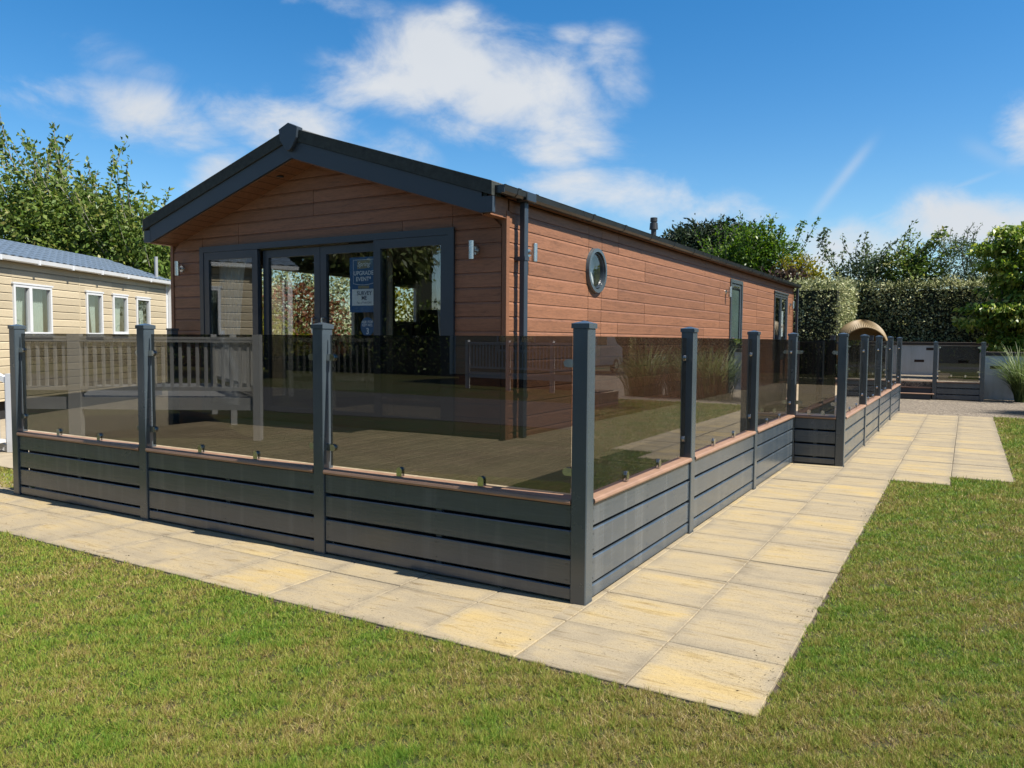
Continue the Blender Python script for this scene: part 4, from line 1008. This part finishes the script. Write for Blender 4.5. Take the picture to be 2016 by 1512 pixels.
# a parked white van end, seen mirrored in the side glass
pv = thing('parked_van', 'white parked van beyond the lawn, reflected in the side glass', 'van', (13.5, 31.0, 0))
VANW = plain('van_white', (.75, .76, .77), .3, .03); VGL = plain('van_dark_glass', (.02, .025, .03), .1, .1); TYRE = plain('tyre_rubber', (.02, .02, .02), .8)
prof = [(0, .35), (0, 1.55), (.10, 2.05), (.35, 2.22), (3.3, 2.22), (4.05, 1.45), (4.75, 1.20), (4.85, .35)]
MB().loft([[(x, 28.6 + y, z) for y, z in prof] for x in (12.6, 14.4)]).build('body', VANW, pv, bevel=.04)
pr2 = [(.35, 1.35), (.40, 1.95), (1.45, 1.98), (1.45, 1.35)]
for off_ in (0, 1.25): MB().loft([[(x, 28.6 + off_ + y, z) for y, z in pr2] for x in (12.585, 12.605)]).build('side_window', VGL, pv)
for yw in (29.5, 32.5):
    for xw_ in (12.6, 14.2):
        wh = MB().tube([(xw_ - .02, yw, .33), (xw_ + .2, yw, .33)], .33, 20).build('wheel', TYRE, pv); MB().tube([(xw_ - .028, yw, .33), (xw_ + .19, yw, .33)], .19, 16).build('rim', STEEL, wh)

# ------------------------------------------------------------------ plants
def rand_dirs(n):
    v = rng.normal(size=(n, 3)); return v / np.linalg.norm(v, axis=1, keepdims=True)
def clump_points(lobes, n, per=16, spread=.22, shell=.55, flat=1.0):
    """leaf positions: clusters of leaves through a set of ellipsoids (cx,cy,cz,rx,ry,rz)"""
    vol = np.array([l[3] * l[4] * l[5] for l in lobes]) ** .75; pick = rng.choice(len(lobes), n // per, p=vol / vol.sum())
    L = np.array(lobes)[pick]; d = rand_dirs(len(pick)); r = rng.random(len(pick)) ** .33 * (1 - shell) + shell * rng.random(len(pick)) ** .12
    c = L[:, :3] + d * L[:, 3:] * np.minimum(r, 1.0)[:, None]
    P = np.repeat(c, per, 0) + rng.normal(size=(len(c) * per, 3)) * spread * np.array([1, 1, flat])
    out = np.repeat(d, per, 0); cr = np.repeat(rng.random(len(c)), per)
    return P, out, cr
def shoot_points(starts, ends, bend, per_m, jitter=.05):
    Ps, Ds, curves = [], [], []
    for a, b in zip(starts, ends):
        a, b = np.array(a, float), np.array(b, float); L = np.linalg.norm(b - a); n = max(6, int(L * per_m))
        t_ = np.linspace(.12, 1, n); ctrl = (a + b) / 2 - np.array(bend) * L
        q = (1 - t_)[:, None] ** 2 * a + (2 * t_ * (1 - t_))[:, None] * ctrl + (t_ ** 2)[:, None] * b
        tg = np.gradient(q, axis=0); tg /= np.linalg.norm(tg, axis=1, keepdims=True) + 1e-9
        Ps.append(q + rng.normal(size=q.shape) * jitter); Ds.append(tg * .5 + rand_dirs(n)); 
        curves.append([tuple(q[i]) for i in range(0, n, max(1, n // 7))] + [tuple(q[-1])])
    return np.concatenate(Ps), np.concatenate(Ds), curves
def tree(name, label, base, lobes, n, leaf, mat, trunk_r=.14, shoots=0, bend=(.25, .1, 0), bark=BARK, per=14, spread=.20, shell=.5, ratio=.5, droop=.35, shoot_len=1.6, up_=.9, per_m=26, wind=(0, 0, 0), group=None, cat='tree', flat=1.0):
    t = thing(name, label, cat, base, group)
    P, D, cr = clump_points(lobes, n, per, spread, shell, flat)
    D = D * .6 + rand_dirs(len(D)) + np.array([0, 0, -droop]); rn = np.clip(rng.random(len(P)) * .7 + cr * .35, 0, 1)
    curves = []
    if shoots:
        st_, en = [], []
        for k in range(shoots):
            l = lobes[rng.integers(len(lobes))]; d = rand_dirs(1)[0]; d[2] = abs(d[2]) * .8 + .25
            s0 = np.array(l[:3]) + d * np.array(l[3:]) * .7; e0 = s0 + (d * np.array([.6, .6, .3]) + np.array([0, 0, up_]) + np.array(wind)) * shoot_len * rng.uniform(.5, 1.25)
            st_.append(s0); en.append(e0)
        P2, D2, curves = shoot_points(st_, en, bend, per_m)
        P = np.concatenate([P, P2]); D = np.concatenate([D, D2 + np.array(wind) * 1.2]); rn = np.concatenate([rn, rng.random(len(P2)) * .8 + .1])
    m = MB(); bz = Vector(base); zc = np.mean([l[2] for l in lobes]); 
    if trunk_r:
        top = Vector((np.mean([l[0] for l in lobes]), np.mean([l[1] for l in lobes]), min(l[2] - l[5] * .2 for l in lobes)))
        mid = (bz + top) / 2 + Vector((.1, .08, 0)); m.tube([bz - Vector((0, 0, .05)), mid, top], [trunk_r, trunk_r * .8, trunk_r * .62], 9)
        tk = m.build('trunk', bark, t, smooth=True)
        for l in lobes:
            c = Vector(l[:3]); MB().tube([top - Vector((0, 0, .15)), (top + c) / 2 + Vector((random.uniform(-.2, .2), random.uniform(-.2, .2), -.05)), c + Vector((0, 0, l[5] * .4))], [trunk_r * .5, trunk_r * .32, trunk_r * .12], 7).build('limb', bark, t, smooth=True)
    if curves:
        m = MB()
        for cv in curves: m.tube(cv, [.013 * (1 - .75 * i / len(cv)) + .003 for i in range(len(cv))], 5, cap=False)
        m.build('twigs', bark, t)['kind'] = 'stuff'
    S_ = leaf * rng.uniform(.5, 1.45, len(P))
    leaves('crown', P, D, S_, S_ * ratio, mat, t, rnd=rn)
    return t
# left: cherry trees behind the beige caravan
tree('cherry_tree', 'leafy green tree with whippy wind bent shoots behind the beige caravan', (-23.2, 10.2, 0), [(-23.9, 9.7, 5.0, 1.4, 1.4, 1.4), (-22.8, 10.3, 4.7, 1.9, 1.6, 1.5), (-21.4, 11.2, 4.3, 1.6, 1.5, 1.4), (-23.4, 10.0, 3.2, 2.4, 1.8, 1.5), (-21.0, 11.5, 3.0, 1.8, 1.6, 1.4), (-25.4, 8.9, 2.6, 1.4, 1.4, 1.3)],
     50000, .16, CHERRY, .17, shoots=90, bend=(.10, .06, -.1), wind=(-.22, -.08, 0), bark=PALEBARK, shoot_len=1.7, spread=.26, shell=.35, per_m=24, up_=.95)
tree('golden_conifer', 'golden green conifer at the left roof edge of the lodge', (-22.0, 14.6, 0), [(-21.9, 14.6, 4.1, 1.1, 1.1, 1.6), (-20.9, 15.2, 3.8, 1.0, 1.0, 1.4), (-21.6, 15.0, 2.4, 1.5, 1.5, 1.6)], 9000, .10, GOLD, .16, shoots=26, shoot_len=.7, ratio=.35, per=18, spread=.16, per_m=40, bend=(0, 0, 0))
tree('silver_shrub', 'pale silvery shrub beside the caravan flue left of the lodge', (-19.2, 12.6, 0), [(-19.2, 12.6, 2.5, 1.4, 1.2, 1.25), (-18.0, 13.6, 2.2, 1.2, 1.2, 1.3), (-20.3, 12.0, 2.0, 1.2, 1.2, 1.3)], 9000, .10, HEDGE, .10, per=14, spread=.15, shell=.75, cat='shrub')
# shrubs between lodge and caravan, seen through the lodge windows
tree('mixed_shrub', 'bright yellow green shrub seen through the lodge windows', (-10.4, 6.6, 0), [(-10.3, 6.4, 1.25, .7, .8, .9), (-10.6, 7.3, 1.1, .6, .7, .8)], 3600, .10, GOLD, .05, cat='shrub', spread=.10, shell=.7)
tree('mixed_shrub', 'red leaved shrub seen through the lodge windows', (-11.4, 8.6, 0), [(-11.3, 8.4, 1.7, .8, 1.0, 1.1), (-11.8, 9.8, 1.5, .8, 1.0, 1.0), (-11.0, 7.6, 1.9, .5, .6, .7)], 4200, .10, REDLEAF, .05, cat='shrub', spread=.10, shell=.7)
tree('mixed_shrub', 'silvery green hedge plant seen through the patio doors', (-12.4, 9.6, 0), [(-12.2, 8.9, 2.4, .8, 1.1, 1.3), (-12.6, 10.4, 2.3, .8, 1.2, 1.4), (-13.0, 11.8, 2.0, .9, 1.2, 1.4)], 6500, .10, HEDGE, .06, cat='shrub', spread=.12, shell=.7)
tree('mixed_shrub', 'lime leaved shrub seen through the small rear lodge window', (-11.6, 12.6, 0), [(-11.4, 12.3, 1.9, .9, 1.1, 1.2), (-11.6, 13.6, 2.0, .9, 1.0, 1.2)], 4200, .11, GOLD, .06, cat='shrub', spread=.11, shell=.7)
# behind the lodge, right of the ridge
tree('dark_cypress', 'dark round topped conifer behind the lodge roof', (-9.6, 31.2, 0), [(-9.3, 31, 5.2, 2.1, 1.6, 1.55), (-8.0, 31, 5.3, 1.6, 1.5, 1.5), (-10.3, 31, 4.2, 1.6, 1.6, 1.7), (-8.5, 31.3, 3.8, 2.4, 1.6, 2.0)], 60000, .20, DARKLEAF, .25, per=22, spread=.17, shell=.7, ratio=.4)
tree('green_tree', 'bright green upright tree with pointed shoots behind the lodge roof', (-6.0, 26.4, 0), [(-6.7, 26.2, 3.9, 1.0, .9, 1.3), (-5.8, 26.0, 4.5, .95, .85, 1.5), (-4.9, 26.4, 4.1, .95, .9, 1.4), (-5.9, 26.3, 3.0, 1.7, 1.1, 1.4)], 22000, .13, MAPLE, .13, shoots=44, shoot_len=1.05, spread=.16, shell=.45, bend=(0, 0, 0), up_=1.05, per_m=34)
tree('olive_tree', 'yellowish green bushy tree in front of the dark conifer', (-7.6, 25.2, 0), [(-7.6, 25.2, 3.7, .8, .8, 1.0), (-8.2, 25.4, 3.0, .9, .8, 1.0), (-7.0, 25.2, 3.1, .9, .8, 1.1)], 6500, .11, GOLD if False else CHERRY, .09, shoots=14, shoot_len=.6, spread=.14)
tree('bronze_shrub', 'bronze leaved shrub above the far end of the lodge', (-4.4, 24.6, 0), [(-4.55, 24.6, 3.35, .62, .6, .62), (-4.0, 24.7, 3.6, .5, .5, .55)], 3300, .13, BRONZE, .07, spread=.13, shoots=8, shoot_len=.4, cat='shrub')
tree('golden_shrub', 'golden leaved shrub at the right end of the tree group', (-3.6, 25.6, 0), [(-3.75, 25.6, 3.7, .62, .6, .85), (-3.45, 25.6, 3.2, .55, .6, .8), (-4.2, 25.7, 4.15, .6, .5, .6)], 4200, .11, GOLD, .08, spread=.12, shoots=8, shoot_len=.4, cat='shrub')
# hedge
def hedge(label, x0, x1, y0, y1, z1, n, bulge=.16, leaf=.085):
    t = thing('hedge', label, 'hedge', ((x0 + x1) / 2, (y0 + y1) / 2, 0))
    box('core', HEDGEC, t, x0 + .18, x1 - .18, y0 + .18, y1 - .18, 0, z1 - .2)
    A = np.array([(x1 - x0) * z1, (x1 - x0) * (y1 - y0), (y1 - y0) * z1 * 2]); k = rng.choice(3, n, p=A / A.sum())
    u, v = rng.random(n), rng.random(n); s_ = rng.random(n) < .5
    P = np.zeros((n, 3)); Nn = np.zeros((n, 3))
    f = k == 0; P[f] = np.stack([x0 + u[f] * (x1 - x0), np.full(f.sum(), y0), v[f] * z1], 1); Nn[f] = (0, -1, 0)
    f = k == 1; P[f] = np.stack([x0 + u[f] * (x1 - x0), y0 + v[f] * (y1 - y0), np.full(f.sum(), z1)], 1); Nn[f] = (0, 0, 1)
    f = k == 2; P[f] = np.stack([np.where(s_[f], x0, x1), y0 + u[f] * (y1 - y0), v[f] * z1], 1); Nn[f] = np.stack([np.where(s_[f], -1, 1), np.zeros(f.sum()), np.zeros(f.sum())], 1)
    lump = np.sin(P[:, 0] * 2.1 + P[:, 2] * 1.3) * .5 + np.sin(P[:, 0] * 5.3 - P[:, 2] * 4.1 + P[:, 1] * 3) * .35 + np.sin(P[:, 2] * 7 + P[:, 0] * 9 + P[:, 1] * 8) * .25
    P += Nn * (lump * bulge * .5 - .10 * rng.random(n) ** 2 * 2.0)[:, None] + rng.normal(size=(n, 3)) * .035
    P[:, 2] += np.where(Nn[:, 2] > .5, np.abs(rng.normal(size=n)) * .10 + .10 * np.sin(P[:, 0] * 3.7) * np.sin(P[:, 0] * 1.3), 0)
    D = Nn * .7 + rand_dirs(n) * 1.0 + np.array([0, 0, .15])
    S_ = leaf * rng.uniform(.6, 1.35, n); leaves('foliage', P, D, S_, S_ * .52, HEDGE, t, rnd=np.clip(rng.random(n) * .75 + .12 * lump + .12, 0, 1))
    return t
hedge('clipped silvery hedge block standing forward at the end of the lodge', -7.0, -2.02, 21.6, 25.2, 3.38, 26000)
hedge('long clipped silvery hedge in shade behind the white wall', -2.6, 9.5, 26.6, 28.2, 3.62, 46000, leaf=.095)
tree('sparse_shrub', 'sparse shrub with one tall crooked leafy stem above the hedge', (-3.1, 27.6, 0), [(-2.2, 27.4, 3.9, .9, .6, .55), (-1.9, 27.4, 4.3, .6, .5, .5)], 2200, .13, OLIVE, .07, shoots=12, shoot_len=.9, spread=.15, shell=.3, per_m=30, bark=PALEBARK, cat='shrub')
def stem(label, pts, n, leaf, mat):
    t = thing('tall_shoot', label, 'shoot', pts[0], 'tall leafy shoots standing above the hedge'); P_ = [Vector(p) for p in pts]
    MB().tube(P_, [.03 - .022 * i / len(P_) for i in range(len(P_))], 6).build('stem', PALEBARK, t)
    seg = rng.integers(0, len(pts) - 1, n); f = rng.random(n)[:, None]; A = np.array(pts, float)
    Q = A[seg] * (1 - f) + A[seg + 1] * f + rng.normal(size=(n, 3)) * .10; S_ = leaf * rng.uniform(.7, 1.3, n)
    leaves('foliage', Q, rand_dirs(n) + np.array([0, 0, -.2]), S_, S_ * .5, mat, t)
stem('tall crooked leafy shoot leaning left above the middle of the hedge', [(-2.55, 27.5, 3.4), (-2.95, 27.5, 4.1), (-3.35, 27.5, 4.7), (-3.55, 27.5, 5.25), (-3.48, 27.5, 5.75)], 330, .14, OLIVE)
stem('leafy shoot leaning right above the hedge', [(-2.1, 27.5, 3.6), (-1.6, 27.5, 4.2), (-1.15, 27.5, 4.65)], 190, .14, OLIVE)
tree('wind_shrub', 'dark green shrub with a long branch bent right above the hedge', (-.9, 27.6, 0), [(-.8, 27.5, 4.2, .75, .6, .7), (-.2, 27.5, 4.0, .7, .6, .55)], 3200, .14, CHERRY, .08, shoots=14, shoot_len=1.0, spread=.15, shell=.3, wind=(.5, 0, 0), bend=(.1, 0, 0), cat='shrub', bark=PALEBARK)
stem('long leafy branch curving up to the right above the hedge', [(-.6, 27.5, 4.3), (-.2, 27.5, 4.8), (.15, 27.5, 5.1), (.42, 27.5, 5.45)], 260, .15, CHERRY)
tree('willow_shrub', 'fine leaved blue green shrub above the hedge left of the big leaved tree', (1.15, 27.8, 0), [(1.0, 27.8, 4.3, .75, .6, .9), (1.8, 27.8, 4.1, .7, .6, .8)], 4600, .12, OLIVE, .07, shoots=26, shoot_len=.75, ratio=.28, spread=.14, cat='shrub')
tree('spreading_tree', 'layered broad leaved tree with pale top leaves at the right edge', (3.2, 24.1, 0), [(2.35, 24.0, 4.95, .45, .5, .14), (2.9, 24.0, 4.62, .95, .8, .14), (1.85, 24.0, 4.45, .5, .6, .12), (3.2, 24.0, 4.18, 1.1, .8, .15), (2.1, 24.0, 3.95, .75, .7, .13), (2.9, 23.9, 3.55, 1.1, .8, .15), (3.3, 23.9, 3.0, 1.0, .8, .15), (2.3, 23.6, 2.62, 1.15, .8, .13), (1.62, 23.6, 2.22, .6, .6, .10), (3.0, 23.6, 2.25, 1.1, .8, .15), (3.0, 24.0, 1.75, 1.3, .6, .35), (2.5, 23.4, 1.45, .5, .5, .25), (4.4, 24.0, 3.8, 1.2, 1.0, .9), (2.2, 24.2, 3.2, .6, .5, .10)],
     24000, .15, DOGW, .12, per=14, spread=.13, shell=.3, ratio=.5, droop=.9, flat=.45)
# arching ornamental grasses
def grass_clump(label, base, n, h, mat=GRASSY, spread=.35, wmul=1.0, br=.12):
    V = []; R_ = []
    for i in range(n):
        a = rng.uniform(0, 2 * np.pi); r = rng.uniform(.3, 1.0); d = np.array([math.cos(a), math.sin(a), 0]); s_ = np.array([-math.sin(a), math.cos(a), 0])
        b = np.array(base) + d * rng.uniform(0, br) + s_ * rng.uniform(-.1, .1); L = h * rng.uniform(.6, 1.15); wd = .011 * wmul * rng.uniform(.6, 1.3); prev = None
        for k in range(7):
            f = k / 6; p = b + d * (spread * 2.0 * r * L * f ** 1.6) + np.array([0, 0, L * (1.15 * f - .62 * r * f ** 2.4)]); ww = wd * (1 - f ** 3 * .92)
            cur = (p - s_ * ww, p + s_ * ww)
            if prev is not None: V += [prev[0], prev[1], cur[1], cur[0]]; R_ += [rng.random() * .4 + f * .5] * 4
            prev = cur
    o = quads('ornamental_grass', np.array(V) - np.array(base), len(V) // 4, 4, mat, None, np.array(R_)); o.location = base; tag(o, label, 'grass')

GREENGR = leafmat('green_ornamental_grass', [(0, (.05, .085, .025)), (.6, (.13, .18, .06)), (1, (.34, .36, .20))], .5, .3, .2)
for k, (x, y) in enumerate([(3.4, 17.3), (4.3, 17.9), (5.4, 17.5)]):
    grass_clump(['tall green grass clump right of the gravel, nearest the paving', 'tall green grass clump between two others right of the gravel', 'tall green grass clump right of the gravel, farthest from the paving'][k], (x, y, -.02), 520, 1.5, mat=GREENGR, spread=.36, wmul=1.5, br=.6)
grass_clump('arching ornamental grass in front of the white wall at the right edge', (2.62, 21.3, -.02), 420, 1.6, mat=GREENGR, spread=.46)
pb = thing('raised_planter', 'low stone raised bed across the gravel, reflected in the side glass', 'planter', (6.2, 14, 0))
box('stone_edge', CONC, pb, 4.9, 8.5, 9.5, 14.3, -.02, .32); box('soil_bed', SOIL, pb, 5.0, 8.4, 9.6, 14.2, .32, .34)
for k, (x, y) in enumerate([(5.6, 13.2), (6.4, 12.0), (5.5, 11.0), (7.2, 13.2), (6.0, 10.1), (7.4, 11.0)]):
    grass_clump(['tall grass clump at the near corner of the raised bed', 'tall grass clump in the middle of the raised bed', 'tall grass clump along the bed edge beside the lawn', 'tall grass clump at the back corner of the raised bed', 'tall grass clump at the front of the raised bed', 'tall grass clump behind the others in the raised bed'][k], (x, y, .33), 150, 1.5, spread=.35, wmul=1.4)
# trees and hedge behind the camera, present as reflections
tree('tall_cypress', 'broad dark cypress across the road reflected in the patio doors', (-22.4, -17.5, 0), [(-22.4, -17.5, 6.0, 3.0, 3.0, 2.0), (-22.8, -17.5, 8.2, 2.6, 2.6, 2.0), (-22.6, -17.5, 10.2, 2.0, 2.0, 2.0), (-20.9, -17.0, 5.4, 1.8, 2.0, 1.0), (-24.6, -17.5, 5.6, 2.4, 2.2, 1.6)], 20000, .34, DARKLEAF if False else leafmat('cypress_green', [(0, (.030, .050, .014)), (.6, (.080, .110, .026)), (1, (.17, .19, .05))], .5, .15, .3), .35, per=26, spread=.32, shell=.6, ratio=.35, droop=.8)
def far_hedge(label, x0, x1, y0, y1, z1, n):
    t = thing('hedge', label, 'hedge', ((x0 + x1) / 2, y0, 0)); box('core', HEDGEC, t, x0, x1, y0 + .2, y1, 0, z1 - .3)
    P = np.stack([rng.uniform(x0, x1, n), y1 + rng.normal(size=n) * .15, rng.random(n) ** .8 * z1], 1); P[:, 2] += np.sin(P[:, 0] * 1.3) * .3 * (P[:, 2] / z1)
    S_ = .20 * rng.uniform(.6, 1.3, n); leaves('foliage', P, rand_dirs(n) + np.array([0, .5, 0]), S_, S_ * .5, CHERRY, t)
def side_hedge():
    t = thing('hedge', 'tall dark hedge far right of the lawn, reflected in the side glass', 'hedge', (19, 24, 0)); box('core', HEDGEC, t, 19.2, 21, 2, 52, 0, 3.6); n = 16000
    P = np.stack([19 + rng.normal(size=n) * .15, rng.uniform(2, 52, n), rng.random(n) * 4.0], 1); S_ = .2 * rng.uniform(.6, 1.3, n); leaves('foliage', P, rand_dirs(n) + np.array([-.5, 0, 0]), S_, S_ * .5, CHERRY, t)
side_hedge()
far_hedge('tall green hedge beyond the road reflected in the left patio doors', -52, -24.2, -25, -23, 6.2, 13000)
far_hedge('lower green hedge beyond the road reflected in the right patio pane', -24.0, 24, -25, -23, 3.4, 12000)
